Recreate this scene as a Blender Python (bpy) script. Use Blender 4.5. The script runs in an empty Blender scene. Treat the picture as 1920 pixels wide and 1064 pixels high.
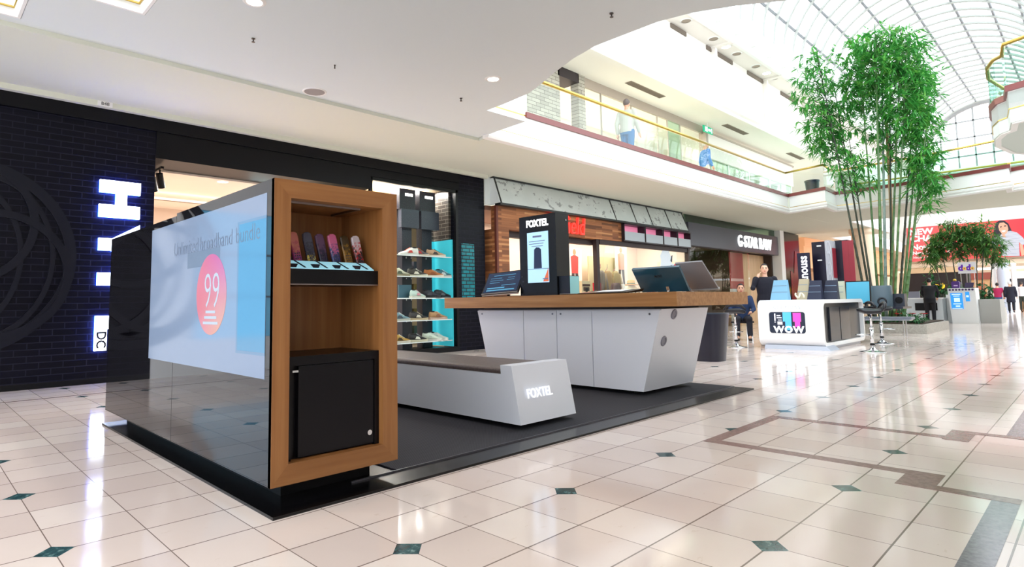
import bpy, bmesh, math, random
from mathutils import Vector, Matrix
random.seed(7)
sc = bpy.context.scene
COL = sc.collection
PI = math.pi
# ---------------------------------------------------------------- camera
cam = bpy.data.cameras.new('camera')
cam.sensor_width = 36.0
cam.lens = 1121.9/1920*36
cam.shift_x = (960-900.2)/1920
cam.shift_y = -(532-471.7)/1920
cam.clip_start = 0.05; cam.clip_end = 300
co = bpy.data.objects.new('camera', cam); COL.objects.link(co); sc.camera = co
yaw, pit, rol = math.radians(46.15), math.radians(5.01), math.radians(-.94)
F = Vector((math.cos(yaw)*math.cos(pit), math.sin(yaw)*math.cos(pit), math.sin(pit)))
Rr = Vector((math.sin(yaw), -math.cos(yaw), 0)); Uu = Rr.cross(F)
R2 = math.cos(rol)*Rr + math.sin(rol)*Uu; U2 = -math.sin(rol)*Rr + math.cos(rol)*Uu
CAM = Vector((-.4739, -1.9599, .9488))
m = Matrix((R2, U2, -F)).transposed().to_4x4(); m.translation = CAM
co.matrix_world = m
# ---------------------------------------------------------------- world, exposure
w = bpy.data.worlds.new('world'); sc.world = w; w.use_nodes = True
bg = w.node_tree.nodes['Background']
bg.inputs[0].default_value = (.90, .96, 1, 1); bg.inputs[1].default_value = 1.9
sc.view_settings.view_transform = 'Standard'; sc.view_settings.look = 'None'
sc.view_settings.exposure = 1.12; sc.view_settings.gamma = 1.0; sc.view_settings.use_curve_mapping = False
def lamp(name, loc, size, power, col=(1, .93, .83), sy=None, rot=(0, 0, 0)):
    L = bpy.data.lights.new(name, 'AREA'); L.energy = power; L.color = col; L.size = size
    if sy: L.shape = 'RECTANGLE'; L.size_y = sy
    o = bpy.data.objects.new(name, L); o.location = loc; o.rotation_euler = rot; COL.objects.link(o); return o
WARM = (1, .86, .70); NEUT = (1, .96, .92)
def spot(name, loc, power, col=(1, .93, .85), ang=150):
    L = bpy.data.lights.new(name, 'SPOT'); L.energy = power; L.color = col; L.spot_size = math.radians(ang); L.spot_blend = .6; L.shadow_soft_size = .07
    o = bpy.data.objects.new(name, L); o.location = loc; COL.objects.link(o); return o
for x_, y_ in ((4.70, 3.14), (1.71, 3.25), (-1.3, 3.25), (-1.3, .2), (-1.3, -2.6)): spot('downlight_and_fill_lamp', (x_, y_, 3.735), 70, ang=125)  # first pair at visible fittings; the rest unseen, added to brighten the near area
lamp('shop_light', (3.8, 9.0, 2.98), 2.4, 140, (1, .95, .90), 1.6)
lamp('shop_light', (6.7, 7.85, 3.32), 1.7, 75, NEUT, .25)
lamp('shop_light', (13.2, 8.0, 2.95), 7, 75, WARM, .8)
lamp('shop_light', (21, 9, 3.0), 5, 45, WARM, 1.5)
lamp('gallery_light', (15, 8.6, 6.6), 6, 150, (1, .84, .74), 2)
lamp('gallery_light', (24, 8.6, 6.5), 6, 110, (1, .92, .84), 2)
lamp('shop_light', (30, 9, 3.2), 8, 160, WARM, 2)
# ---------------------------------------------------------------- helpers
def lin(c):
    return tuple(((v/255)/12.92 if v/255 <= .04045 else ((v/255+.055)/1.055)**2.4) for v in c[:3])+(1,)
MATS = {}
def mat(name, c=(200, 200, 200), r=.5, metal=0, em=0, emc=None, ior=1.45, spec=.5, coat=0, alpha=None):
    if name in MATS: return MATS[name]
    M = bpy.data.materials.new(name); M.use_nodes = True
    b = M.node_tree.nodes['Principled BSDF']
    b.inputs['Base Color'].default_value = lin(c); b.inputs['Roughness'].default_value = r
    b.inputs['Metallic'].default_value = metal; b.inputs['IOR'].default_value = ior
    b.inputs['Specular IOR Level'].default_value = spec; b.inputs['Coat Weight'].default_value = coat
    b.inputs['Coat Roughness'].default_value = .05
    if em: b.inputs['Emission Color'].default_value = lin(emc or c); b.inputs['Emission Strength'].default_value = em
    MATS[name] = M; return M
class NT:
    def __init__(s, M): s.t = M.node_tree; s.n = s.t.nodes; s.b = s.n['Principled BSDF']
    def new(s, ty, **k):
        n = s.n.new(ty)
        for a, v in k.items(): setattr(n, a, v)
        return n
    def link(s, a, b): s.t.links.new(a, b)
    def math(s, op, a, b=None, c=None):
        n = s.n.new('ShaderNodeMath'); n.operation = op
        for i, v in enumerate((a, b, c)):
            if v is None: continue
            if isinstance(v, (int, float)): n.inputs[i].default_value = v
            else: s.link(v, n.inputs[i])
        return n.outputs[0]
    def mix(s, f, a, b):
        n = s.n.new('ShaderNodeMix'); n.data_type = 'RGBA'
        for i, v in ((0, f), (6, a), (7, b)):
            if isinstance(v, (int, float)): n.inputs[i].default_value = v
            elif isinstance(v, tuple): n.inputs[i].default_value = v
            else: s.link(v, n.inputs[i])
        return n.outputs[2]
    def pos(s):
        g = s.new('ShaderNodeNewGeometry'); x = s.new('ShaderNodeSeparateXYZ'); s.link(g.outputs['Position'], x.inputs[0]); return x.outputs
    def vec(s, x, y, z=0):
        c = s.new('ShaderNodeCombineXYZ')
        for i, v in enumerate((x, y, z)):
            if isinstance(v, (int, float)): c.inputs[i].default_value = v
            else: s.link(v, c.inputs[i])
        return c.outputs[0]
    def noise(s, v, scale, detail=3, rough=.5):
        n = s.new('ShaderNodeTexNoise'); n.inputs['Scale'].default_value = scale; n.inputs['Detail'].default_value = detail
        n.inputs['Roughness'].default_value = rough
        if v is not None: s.link(v, n.inputs['Vector'])
        return n.outputs[0]
    def ramp(s, f, stops):
        n = s.new('ShaderNodeValToRGB'); e = n.color_ramp.elements
        while len(e) < len(stops): e.new(.5)
        for q, (p, c) in zip(e, stops): q.position = p; q.color = lin(c)
        s.link(f, n.inputs[0]); return n.outputs[0]
    def out(s, col): s.link(col, s.b.inputs['Base Color'])
def nmat(name, **k):
    M = mat(name, **k); return M, NT(M)
class MB:
    """collects shapes into one mesh"""
    def __init__(s): s.bm = bmesh.new(); s.M = None
    def v(s, p):
        p = Vector(p)
        if s.M is not None: p = s.M @ p
        return s.bm.verts.new(p)
    def face(s, pts):
        try: return s.bm.faces.new([s.v(p) for p in pts])
        except ValueError: pass
    def box(s, a, b):
        x0, y0, z0 = a; x1, y1, z1 = b
        V = [s.v(p) for p in ((x0,y0,z0),(x1,y0,z0),(x1,y1,z0),(x0,y1,z0),(x0,y0,z1),(x1,y0,z1),(x1,y1,z1),(x0,y1,z1))]
        for f in ((3,2,1,0),(4,5,6,7),(0,1,5,4),(1,2,6,5),(2,3,7,6),(3,0,4,7)): s.bm.faces.new([V[i] for i in f])
        return s
    def cbox(s, c, d): return s.box([c[i]-d[i]/2 for i in range(3)], [c[i]+d[i]/2 for i in range(3)])
    def hexa(s, lo, hi):
        """two quads (4 points each, same winding) joined"""
        A = [s.v(p) for p in lo]; B = [s.v(p) for p in hi]; n = len(A)
        s.bm.faces.new(A[::-1]); s.bm.faces.new(B)
        for i in range(n): s.bm.faces.new((A[i], A[(i+1)%n], B[(i+1)%n], B[i]))
        return s
    def prism(s, pts, h, ax=2, base=0.0):
        """polygon pts in the two other axes, extruded base..base+h along ax"""
        def P(p, t):
            if ax == 2: return (p[0], p[1], t)
            if ax == 1: return (p[0], t, p[1])
            return (t, p[0], p[1])
        return s.hexa([P(p, base) for p in pts], [P(p, base+h) for p in pts])
    def tube(s, pts, r, n=8, caps=True, closed=False):
        pts = [Vector(p) for p in pts]; rs = r if isinstance(r, (list, tuple)) else [r]*len(pts)
        rings = []; N = len(pts)
        up = None
        for i, p in enumerate(pts):
            if closed: d = pts[(i+1)%N]-pts[i-1]
            else: d = (pts[min(i+1, N-1)]-pts[max(i-1, 0)])
            if d.length < 1e-9: d = Vector((0, 0, 1))
            d.normalize()
            if up is None:
                up = Vector((0, 0, 1)) if abs(d.z) < .9 else Vector((1, 0, 0))
            x = up.cross(d)
            if x.length < 1e-4: x = Vector((1, .3, 0)).cross(d)
            x.normalize(); y = d.cross(x); up = y
            up = d.cross(x)
            rings.append([s.v(p+rs[i]*(math.cos(2*PI*k/n)*x+math.sin(2*PI*k/n)*y)) for k in range(n)])
        R = N if closed else N-1
        for i in range(R):
            a, b = rings[i], rings[(i+1)%N]
            for k in range(n): s.bm.faces.new((a[k], a[(k+1)%n], b[(k+1)%n], b[k]))
        if caps and not closed: s.bm.faces.new(rings[0][::-1]); s.bm.faces.new(rings[-1])
        return s
    def lathe(s, prof, c=(0,0,0), n=24, cap=True):
        """prof = [(r,z)]"""
        rings = [[s.v((c[0]+r*math.cos(2*PI*k/n), c[1]+r*math.sin(2*PI*k/n), c[2]+z)) for k in range(n)] for r, z in prof]
        for a, b in zip(rings, rings[1:]):
            for k in range(n): s.bm.faces.new((a[k], a[(k+1)%n], b[(k+1)%n], b[k]))
        if cap: s.bm.faces.new(rings[0][::-1]); s.bm.faces.new(rings[-1])
        return s
    def ball(s, c, r, n=12):
        if not isinstance(r, (tuple, list)): r = (r, r, r)
        g = bmesh.ops.create_uvsphere(s.bm, u_segments=n, v_segments=max(6, n//2+2), radius=1)
        for v in g['verts']:
            p = Vector((c[0]+v.co.x*r[0], c[1]+v.co.y*r[1], c[2]+v.co.z*r[2])); v.co = s.M @ p if s.M is not None else p
        return s
    def loft(s, rings, cap=True):
        RR = [[s.v(p) for p in r] for r in rings]; n = len(RR[0])
        for a, b in zip(RR, RR[1:]):
            for k in range(n): s.bm.faces.new((a[k], a[(k+1)%n], b[(k+1)%n], b[k]))
        if cap: s.bm.faces.new(RR[0][::-1]); s.bm.faces.new(RR[-1])
        return s
    def sweep(s, path, prof, closed_prof=True, right=True):
        """profile (offset outward, z) swept along a plan path; outward = right-hand side"""
        P = [Vector((p[0], p[1])) for p in path]; rings = []
        for i, p in enumerate(P):
            d0 = (P[i]-P[i-1]).normalized() if i > 0 else (P[1]-P[0]).normalized()
            d1 = (P[i+1]-P[i]).normalized() if i < len(P)-1 else d0
            n0 = Vector((d0.y, -d0.x)); n1 = Vector((d1.y, -d1.x))
            nn = (n0+n1)
            if nn.length < 1e-4: nn = n0
            nn.normalize(); k = 1/max(.35, nn.dot(n0))
            rings.append([s.v((p.x+nn.x*k*o, p.y+nn.y*k*o, z)) for o, z in prof])
        n = len(prof)
        for a, b in zip(rings, rings[1:]):
            for k in range(n if closed_prof else n-1): s.bm.faces.new((a[k], a[(k+1)%n], b[(k+1)%n], b[k]))
        if closed_prof: s.bm.faces.new(rings[0][::-1]); s.bm.faces.new(rings[-1])
        return s
ORI = {}
def link(name, me, m, parent=None, local=False, smooth=False, kind=None, label=None):
    o = bpy.data.objects.new(name, me); COL.objects.link(o)
    if m is not None:
        me.materials.clear()
        for q in (m if isinstance(m, list) else [m]): me.materials.append(q)
    if smooth:
        for p in me.polygons: p.use_smooth = True
    if parent is not None:
        o.parent = parent
        if not local:
            off = ORI.get(parent.name, Vector((0, 0, 0)))
            for v in me.vertices: v.co -= off
        ORI[o.name] = ORI.get(parent.name, Vector((0, 0, 0)))
    if kind: o['kind'] = kind
    if label: o['label'] = label
    return o
def ob(name, mb, m, parent=None, local=False, smooth=False, kind=None, label=None, bev=0, auto=False):
    bm = mb.bm
    if bev:
        bmesh.ops.bevel(bm, geom=[e for e in bm.edges if len(e.link_faces) == 2 and e.calc_face_angle(0) > .5], offset=bev, segments=2, affect='EDGES', clamp_overlap=True)
    bmesh.ops.recalc_face_normals(bm, faces=bm.faces)
    if auto:
        for f in bm.faces: f.smooth = True
        for e in bm.edges:
            if len(e.link_faces) == 2 and e.calc_face_angle(0) > .6: e.smooth = False
    me = bpy.data.meshes.new(name); bm.to_mesh(me); bm.free()
    return link(name, me, m, parent, local, smooth, kind, label)
def T(name, label, cat, loc=(0,0,0), rz=0, group=None):
    o = bpy.data.objects.new(name, None); COL.objects.link(o); o.empty_display_size = .1
    o.location = loc; o.rotation_euler = (0, 0, rz); o['label'] = label; o['category'] = cat
    if group: o['group'] = group
    ORI[o.name] = Vector(loc); return o
def tag(o, label, cat, group=None):
    o['label'] = label; o['category'] = cat
    if group: o['group'] = group
    return o
def st(name, mb, m, **k): return ob(name, mb, m, kind='structure', **k)
def dup(root, loc=None, rz=None, label=None, group=None):
    r = root.copy(); COL.objects.link(r)
    if loc is not None: r.location = loc
    if rz is not None: r.rotation_euler = (0, 0, rz)
    if label: r['label'] = label
    if group: r['group'] = group
    for ch in list(root.children):
        c = ch.copy(); COL.objects.link(c); c.parent = r
        for g in ch.children:
            d = g.copy(); COL.objects.link(d); d.parent = c
    return r
def text(name, s, size, m, origin, xd, ud, parent=None, ext=.004, off=0.0, align='CENTER', sx=1.0, shear=0, local=False, sp=1.0, label=None, kind=None):
    cu = bpy.data.curves.new('t', 'FONT'); cu.body = s; cu.size = size; cu.extrude = ext; cu.offset = off
    cu.align_x = align; cu.align_y = 'CENTER'; cu.shear = shear; cu.space_character = sp; cu.resolution_u = 3
    to = bpy.data.objects.new('t', cu); COL.objects.link(to)
    dg = bpy.context.evaluated_depsgraph_get()
    me = bpy.data.meshes.new_from_object(to.evaluated_get(dg))
    bpy.data.objects.remove(to); bpy.data.curves.remove(cu)
    x = Vector(xd).normalized(); u = Vector(ud).normalized(); n = x.cross(u); o = Vector(origin)
    for v in me.vertices: v.co = o+x*v.co.x*sx+u*v.co.y+n*v.co.z
    me.name = name
    return link(name, me, m, parent, local, label=label, kind=kind)
def applymods(o):
    dg = bpy.context.evaluated_depsgraph_get()
    me = bpy.data.meshes.new_from_object(o.evaluated_get(dg)); old = o.data
    o.modifiers.clear(); o.data = me; me.name = o.name
    bpy.data.meshes.remove(old); return o
# ---------------------------------------------------------------- materials
white = mat('white_paint', (236, 236, 234), .55)
ceilm = mat('ceiling_plaster', (218, 226, 227), .8)
soffm = mat('soffit_plaster', (214, 217, 203), .8)
warmw = mat('warm_plaster', (234, 228, 222), .8)
gold = mat('brass_rail', (206, 176, 96), .28, 1)
copm = mat('red_granite', (120, 62, 60), .3)
chrome = mat('chrome', (225, 228, 232), .12, 1)
blackm = mat('black_laminate', (5, 5, 8), .35, spec=.3)
blackg = mat('black_gloss', (10, 10, 16), .12)
dkblue = mat('dark_fascia', (3, 3, 8), .45, spec=.25)
lamw = mat('white_laminate', (228, 231, 240), .28)
glow = mat('lamp_diffuser', (255, 248, 235), .5, em=5)
glowc = mat('screen_glow', (190, 215, 235), .3, em=.7)
def glass(name, tint=(235, 245, 242), ior=1.45):
    M = bpy.data.materials.new(name); M.use_nodes = True; t = M.node_tree; n = t.nodes
    n.remove(n['Principled BSDF'])
    tr = n.new('ShaderNodeBsdfTransparent'); tr.inputs[0].default_value = lin(tint)
    gl = n.new('ShaderNodeBsdfGlossy'); gl.inputs['Roughness'].default_value = .01
    fr = n.new('ShaderNodeFresnel'); fr.inputs[0].default_value = ior
    ge = n.new('ShaderNodeNewGeometry'); ma = n.new('ShaderNodeMath'); ma.operation = 'MULTIPLY'
    inv = n.new('ShaderNodeMath'); inv.operation = 'SUBTRACT'; inv.inputs[0].default_value = 1
    t.links.new(ge.outputs['Backfacing'], inv.inputs[1]); t.links.new(fr.outputs[0], ma.inputs[0]); t.links.new(inv.outputs[0], ma.inputs[1])
    mx = n.new('ShaderNodeMixShader'); t.links.new(ma.outputs[0], mx.inputs[0]); t.links.new(tr.outputs[0], mx.inputs[1]); t.links.new(gl.outputs[0], mx.inputs[2])
    t.links.new(mx.outputs[0], n['Material Output'].inputs[0]); return M
glz = glass('clear_glass', (248, 252, 250)); glg = glass('green_glass', (218, 238, 230)); dspg = glass('display_glass', (250, 252, 252), 1.12); skyg = glass('skylight_glass', (244, 249, 250))
S = .33
def floor_mat():
    M, t = nmat('polished_marble_floor', c=(214, 198, 184), r=.1, spec=.5)
    p = t.pos(); u = t.math('DIVIDE', p[0], S); v = t.math('DIVIDE', p[1], S)
    def dist(a): return t.math('ABSOLUTE', t.math('SUBTRACT', t.math('FRACT', t.math('ADD', a, .5)), .5))
    du, dv = dist(u), dist(v)
    g = t.math('MAXIMUM', t.math('LESS_THAN', du, .0065), t.math('LESS_THAN', dv, .011))
    cu = t.math('MULTIPLY', dist(t.math('DIVIDE', u, 3)), 3); cv = t.math('MULTIPLY', dist(t.math('DIVIDE', v, 3)), 3)
    dia = t.math('LESS_THAN', t.math('ADD', cu, cv), .215)
    wn = t.new('ShaderNodeTexWhiteNoise'); wn.noise_dimensions = '2D'
    t.link(t.vec(t.math('FLOOR', u), t.math('FLOOR', v)), wn.inputs['Vector'])
    xy = t.vec(p[0], p[1])
    n1 = t.noise(xy, 2.2, 5, .6); n2 = t.noise(t.vec(t.math('MULTIPLY', p[0], .4), p[1]), 16, 4, .7)
    c = t.ramp(t.math('ADD', t.math('MULTIPLY', wn.outputs[0], .65), t.math('MULTIPLY', n1, .35)), [(0.15, (214, 197, 190)), (.5, (224, 208, 201)), (.85, (232, 219, 212))])
    c = t.mix(t.math('MULTIPLY', t.math('GREATER_THAN', n2, .66), .22), c, lin((196, 170, 150)))
    c = t.mix(g, c, lin((128, 112, 104)))
    dn = t.ramp(t.noise(xy, 22, 4, .7), [(.35, (30, 58, 64)), (.58, (58, 92, 96)), (.72, (140, 170, 165))])
    c = t.mix(dia, c, dn); t.out(c)
    t.link(t.math('ADD', t.math('MULTIPLY', n1, .05), .07), t.b.inputs['Roughness'])
    return M
floorm = floor_mat()
def brick_mat(name, c1, c2, mortar, bw=.25, bh=.08, axis=0, r=.35, ms=.012, sp=.5):
    M, t = nmat(name, r=r, spec=sp); p = t.pos(); b = t.new('ShaderNodeTexBrick')
    t.link(t.vec(p[axis], p[2]), b.inputs['Vector'])
    b.inputs['Color1'].default_value = lin(c1); b.inputs['Color2'].default_value = lin(c2); b.inputs['Mortar'].default_value = lin(mortar)
    b.inputs['Scale'].default_value = 1; b.inputs['Mortar Size'].default_value = ms/2; b.inputs['Brick Width'].default_value = bw
    b.inputs['Row Height'].default_value = bh; b.inputs['Bias'].default_value = 0
    t.out(b.outputs[0])
    bp = t.new('ShaderNodeBump'); bp.inputs['Strength'].default_value = .5; bp.inputs['Distance'].default_value = .01; bp.invert = True
    t.link(b.outputs[1], bp.inputs['Height']); t.link(bp.outputs[0], t.b.inputs['Normal']); return M
dbrick = brick_mat('navy_glazed_brick', (4, 4, 15), (8, 8, 22), (25, 25, 38), sp=.18)
dbrickx = brick_mat('navy_glazed_brick_side', (70, 62, 56), (92, 84, 76), (150, 140, 128), axis=1)
gbrick = brick_mat('grey_window_brick', (62, 56, 52), (84, 76, 70), (158, 150, 140))
lbrick = brick_mat('pale_brick', (158, 152, 140), (186, 180, 166), (112, 104, 96), .3, .09, r=.8)
lbricky = brick_mat('pale_brick_side', (206, 190, 170), (226, 214, 196), (178, 168, 156), .3, .09, axis=1, r=.8)
tealb = brick_mat('brick_teal_reflection', (18, 104, 114), (28, 124, 134), (14, 30, 40), .19, .075, r=.2, ms=.02)  # teal reflection on the pier put into the brick colour
def wood_mat(name, a, b, c, axis=2, scale=1, r=.4):
    """grain running along axis"""
    M, t = nmat(name, r=r); p = t.pos(); k = [26*scale]*3; k[axis] = 1.2*scale
    v = t.vec(*[t.math('MULTIPLY', p[i], k[i]) for i in range(3)])
    n = t.noise(v, 1, 4, .55); w2 = t.noise(v, .25, 2)
    t.out(t.ramp(t.math('ADD', t.math('MULTIPLY', n, .7), t.math('MULTIPLY', w2, .3)), [(.3, a), (.5, b), (.7, c)])); return M
bamv = wood_mat('bamboo_ply_vertical', (130, 84, 44), (146, 97, 54), (162, 112, 66), 2)
bamh = wood_mat('bamboo_ply_across', (130, 84, 44), (146, 97, 54), (162, 112, 66), 0)
bamy = wood_mat('bamboo_ply_edge', (146, 98, 54), (166, 116, 68), (186, 138, 88), 1)
def plank_mat():
    M, t = nmat('reclaimed_planks', r=.55); p = t.pos(); b = t.new('ShaderNodeTexBrick')
    t.link(t.vec(t.math('ADD', p[0], p[1]), p[2]), b.inputs['Vector']); b.offset = .37; b.squash = 1
    for k, v in (('Scale', 1), ('Mortar Size', .002), ('Brick Width', .75), ('Row Height', .05), ('Bias', 0)): b.inputs[k].default_value = v
    b.inputs['Color1'].default_value = (0, 0, 0, 1); b.inputs['Color2'].default_value = (1, 1, 1, 1); b.inputs['Mortar'].default_value = (.1, .1, .1, 1)
    v = t.vec(t.math('MULTIPLY', t.math('ADD', p[0], p[1]), 1.5), 0, t.math('MULTIPLY', p[2], 40)); n = t.noise(v, 1, 3)
    t.out(t.ramp(t.math('ADD', t.math('MULTIPLY', b.outputs[0], .75), t.math('MULTIPLY', n, .25)), [(.1, (98, 58, 34)), (.4, (140, 86, 50)), (.7, (168, 108, 66)), (.95, (206, 152, 100))])); return M
plank = plank_mat()
def speckle(name, a, b, scale, r=.8, c=None):
    M, t = nmat(name, r=r); g = t.new('ShaderNodeTexCoord')
    t.out(t.ramp(t.noise(g.outputs['Object'], scale, 3, .65), [(.35, a), (.6, b)]+([(.75, c)] if c else []))); return M
def carpet_mat():
    M, t = nmat('woven_carpet', r=.95); p = t.pos()
    a = t.math('SINE', t.math('MULTIPLY', p[0], 420)); b = t.math('SINE', t.math('MULTIPLY', p[1], 420)); q = t.math('MULTIPLY', a, b)
    t.out(t.ramp(t.math('ADD', t.math('MULTIPLY', q, .35), .5), [(.2, (18, 17, 23)), (.8, (58, 58, 67))])); return M
carpet = carpet_mat()
# ---------------------------------------------------------------- large structure
mb = MB(); mb.box((-14, -12, -.12), (64, 16, 0)); st('floor', mb, floorm)
mauve = speckle('mauve_granite', (128, 98, 96), (150, 118, 114), 30, .15)
purp = speckle('violet_granite', (112, 104, 116), (136, 128, 138), 40, .15)
def strip(name, rects, m):
    mb = MB()
    for i, (x0, y0, x1, y1) in enumerate(rects): mb.box((x0, y0, 0), (x1, y1, .0012+.0002*i))
    return st(name, mb, m)
strip('trim_1', [(3.46, -1.22, 3.555, -.0), (3.46, -.085, 4.69, 0), (3.22, -1.30, 3.555, -1.14), (3.22, -1.62, 3.31, -1.30), (4.6, -1.16, 4.69, -.085), (4.56, -1.27, 4.95, -1.13), (4.87, -1.6, 4.95, -1.27)], mauve)
strip('trim_2', [(-3, -1.62, 3.22, -1.52), (4.95, -1.60, 16, -1.42)], purp)
strip('trim_3', [(-14, 6.08, 25, 6.11)], mat('dark_red_line', (74, 30, 34), .2))
# lower ceiling of the near bridge, with two light wells and a curved edge to the void
mb = MB(); z0, z1 = 3.75, 3.82
def R(x0, y0, x1, y1): mb.box((x0, y0, z0), (x1, y1, z1))
R(-4.6, 5.06, 4.86, 5.2); R(-4.6, 4.2, -1.5, 5.06); R(.2, 4.2, 4.86, 5.06)
R(-4.6, 3.9, -1.5, 4.2); R(.2, 3.9, .35, 4.2); R(1.05, 3.9, 4.86, 4.2)
R(-4.6, 2.6, .35, 3.9); R(1.05, 2.6, 4.86, 3.9); R(-4.6, -3.9, 4.86, 2.6)
edge = [(4.86, 5.2), (6.4, 5.2), (6.33, 4.06), (5.5, 4.07), (5.49, 3.75), (5.43, 3.2), (5.30, 2.88), (5.12, 2.5), (4.96, 2.1), (4.86, 1.72)]
mb.prism(edge, z1-z0, 2, z0)
mb.prism([(4.86, .95), (4.95, .62), (5.13, .28), (5.4, -.1), (5.8, -.55), (6.4, -1.1), (7.2, -1.7), (8.2, -2.3), (11.2, -3.0), (11.2, -3.9), (4.86, -3.9)][::-1], z1-z0, 2, z0)
st('ceiling_bridge', mb, ceilm)
for x0, x1, y0, y1 in ((-1.5, .2, 3.9, 5.06), (.35, 1.05, 2.6, 4.2)):
    mb = MB(); t = .03
    e = .004; mb.box((x0+e, y0+e, 3.747), (x1-e, y0+t, 4.35)); mb.box((x0+e, y1-t, 3.747), (x1-e, y1-e, 4.35)); mb.box((x0+e, y0+t, 3.747), (x0+t, y1-t, 4.35)); mb.box((x1-t, y0+t, 3.747), (x1-e, y1-t, 4.35))
    st('trim_well', mb, white)
    mb = MB(); mb.tube([(x0+.03, y1-.05, 3.83), (x1-.06, y1-.05, 3.83), (x1-.06, y0+.03, 3.83)], .012)
    o = ob('well_rail', mb, gold, smooth=True)
    tag(o, 'brass rail inside the '+('left-hand' if x0 < 0 else 'right-hand')+' white ceiling opening at the top left of the photo', 'rail', 'brass rails in the ceiling openings')
mb = MB(); mb.box((-.37, 7.03, 3.63), (8.44, 7.115, 3.701)); st('trim_bulkhead', mb, soffm)
# left gallery: soffit slab, fascia, upper walls
mb = MB(); mb.box((-14, 5.2, 3.70), (20.0, 7.3, 4.2)); mb.box((6.42, 5.055, 3.70), (20.0, 5.2, 4.2)); mb.box((-14, 7.3, 3.80), (64, 15, 4.2)); mb.box((20.0, 4.9, 3.702), (24.2, 7.3, 4.2)); mb.box((24.2, 4.3, 3.702), (30, 7.3, 4.2)); mb.box((30, 6.6, 3.702), (44.2, 7.3, 4.2))
st('ceiling_gallery', mb, soffm)
path = [(6.36, 4.95), (20.05, 4.95), (19.62, 3.74), (20.86, 3.80), (20.9, 3.3), (20.62, 1.3), (20.05, -.45), (20.7, -.42), (20.2, -1.6), (20.0, -6)]
prof = [(-.1, 3.695), (.02, 3.695), (.05, 3.73), (.02, 3.76), (.06, 3.80), (.06, 3.86), (0, 3.88), (0, 4.235), (-.1, 4.235)]
mb = MB(); mb.sweep(path, prof); st('trim_fascia', mb, white)
mb = MB(); mb.sweep(path, [(.0, 3.872), (.016, 3.872), (.016, 3.892), (0, 3.892)]); st('trim_gold_line', mb, gold)
mb = MB(); mb.sweep([(7.34, 4.95)]+path[1:], [(-.1, 4.235), (.035, 4.235), (.035, 4.335), (-.1, 4.335)]); st('trim_coping', mb, copm)
mb = MB(); mb.prism([(20.05, 4.9), (19.7, 3.8), (20.9, 3.85), (20.95, 3.3), (20.7, 1.3), (20.15, -.4), (20.8, -.4), (20.25, -1.6), (20.1, -6), (24.2, -6), (24.2, 4.9)][::-1], .49, 2, 3.704)
st('ceiling_far_bridge', mb, soffm)
mb = MB(); mb.sweep([(24.2, -6), (24.2, 4.28), (30.02, 4.28), (30.02, 6.58), (44.2, 6.58)], [(-.05, 3.7), (.03, 3.7), (.03, 4.3), (-.05, 4.3)]); st('trim_rear_fascia', mb, white)
mb = MB(); mb.box((6.36, 4.95, 4.26), (7.34, 4.962, 4.285)); st('trim_gold_parapet', mb, gold)
mb = MB(); mb.box((6.36, 4.955, 4.235), (7.34, 5.05, 4.95)); mb.box((6.2, 4.85, 4.2), (6.4, 5.2, 4.95)); st('wall_gallery_parapet', mb, white)
def balustrade(label, path, group, z0=4.335, z1=4.97, step=1.6, m=glz, rail=None):
    t = T('glass_balustrade', label, 'balustrade', (path[0][0], path[0][1], z0), 0, group)
    for (ax, ay), (bx, by) in zip(path, path[1:]):
        L = math.hypot(bx-ax, by-ay); n = max(1, round(L/step)); d = ((bx-ax)/n, (by-ay)/n); nx, ny = -d[1]/(L/n)*.006, d[0]/(L/n)*.006
        for i in range(n):
            a = (ax+d[0]*(i+.004), ay+d[1]*(i+.004)); b = (ax+d[0]*(i+.996), ay+d[1]*(i+.996))
            q = MB(); q.prism([(a[0]+nx, a[1]+ny), (b[0]+nx, b[1]+ny), (b[0]-nx, b[1]-ny), (a[0]-nx, a[1]-ny)], z1-z0, 2, z0)
            ob('glass_panel', q, m, t)
    q = MB(); q.tube([(x, y, z1+.06) for x, y in (rail or path)], .032, 10); ob('handrail', q, gold, t, smooth=True)
    return t
balustrade('long clear glass balustrade with brass handrail along the left upper gallery', [(7.34, 4.98), (20.02, 4.98)], 'upper gallery balustrades')
balustrade('glass balustrade with brass rail around the notched gallery corner behind the bamboo', [(20.02, 4.98), (19.68, 3.78), (20.9, 3.83)], 'upper gallery balustrades')
balustrade('green-tinted glass balustrade on the bridge right of the tall bamboo', [(20.92, 3.8), (20.95, 3.3), (20.68, 1.3), (20.12, -.43)], 'upper gallery balustrades', m=glg)
balustrade('short glass balustrade at the right end of the far bridge', [(20.75, -.45), (20.25, -1.6), (20.06, -6)], 'upper gallery balustrades', m=glg)
balustrade('second glass balustrade on the rear side of the far bridge', [(24.1, -6), (24.1, 4.2)], 'upper gallery balustrades', m=glg)
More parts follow.
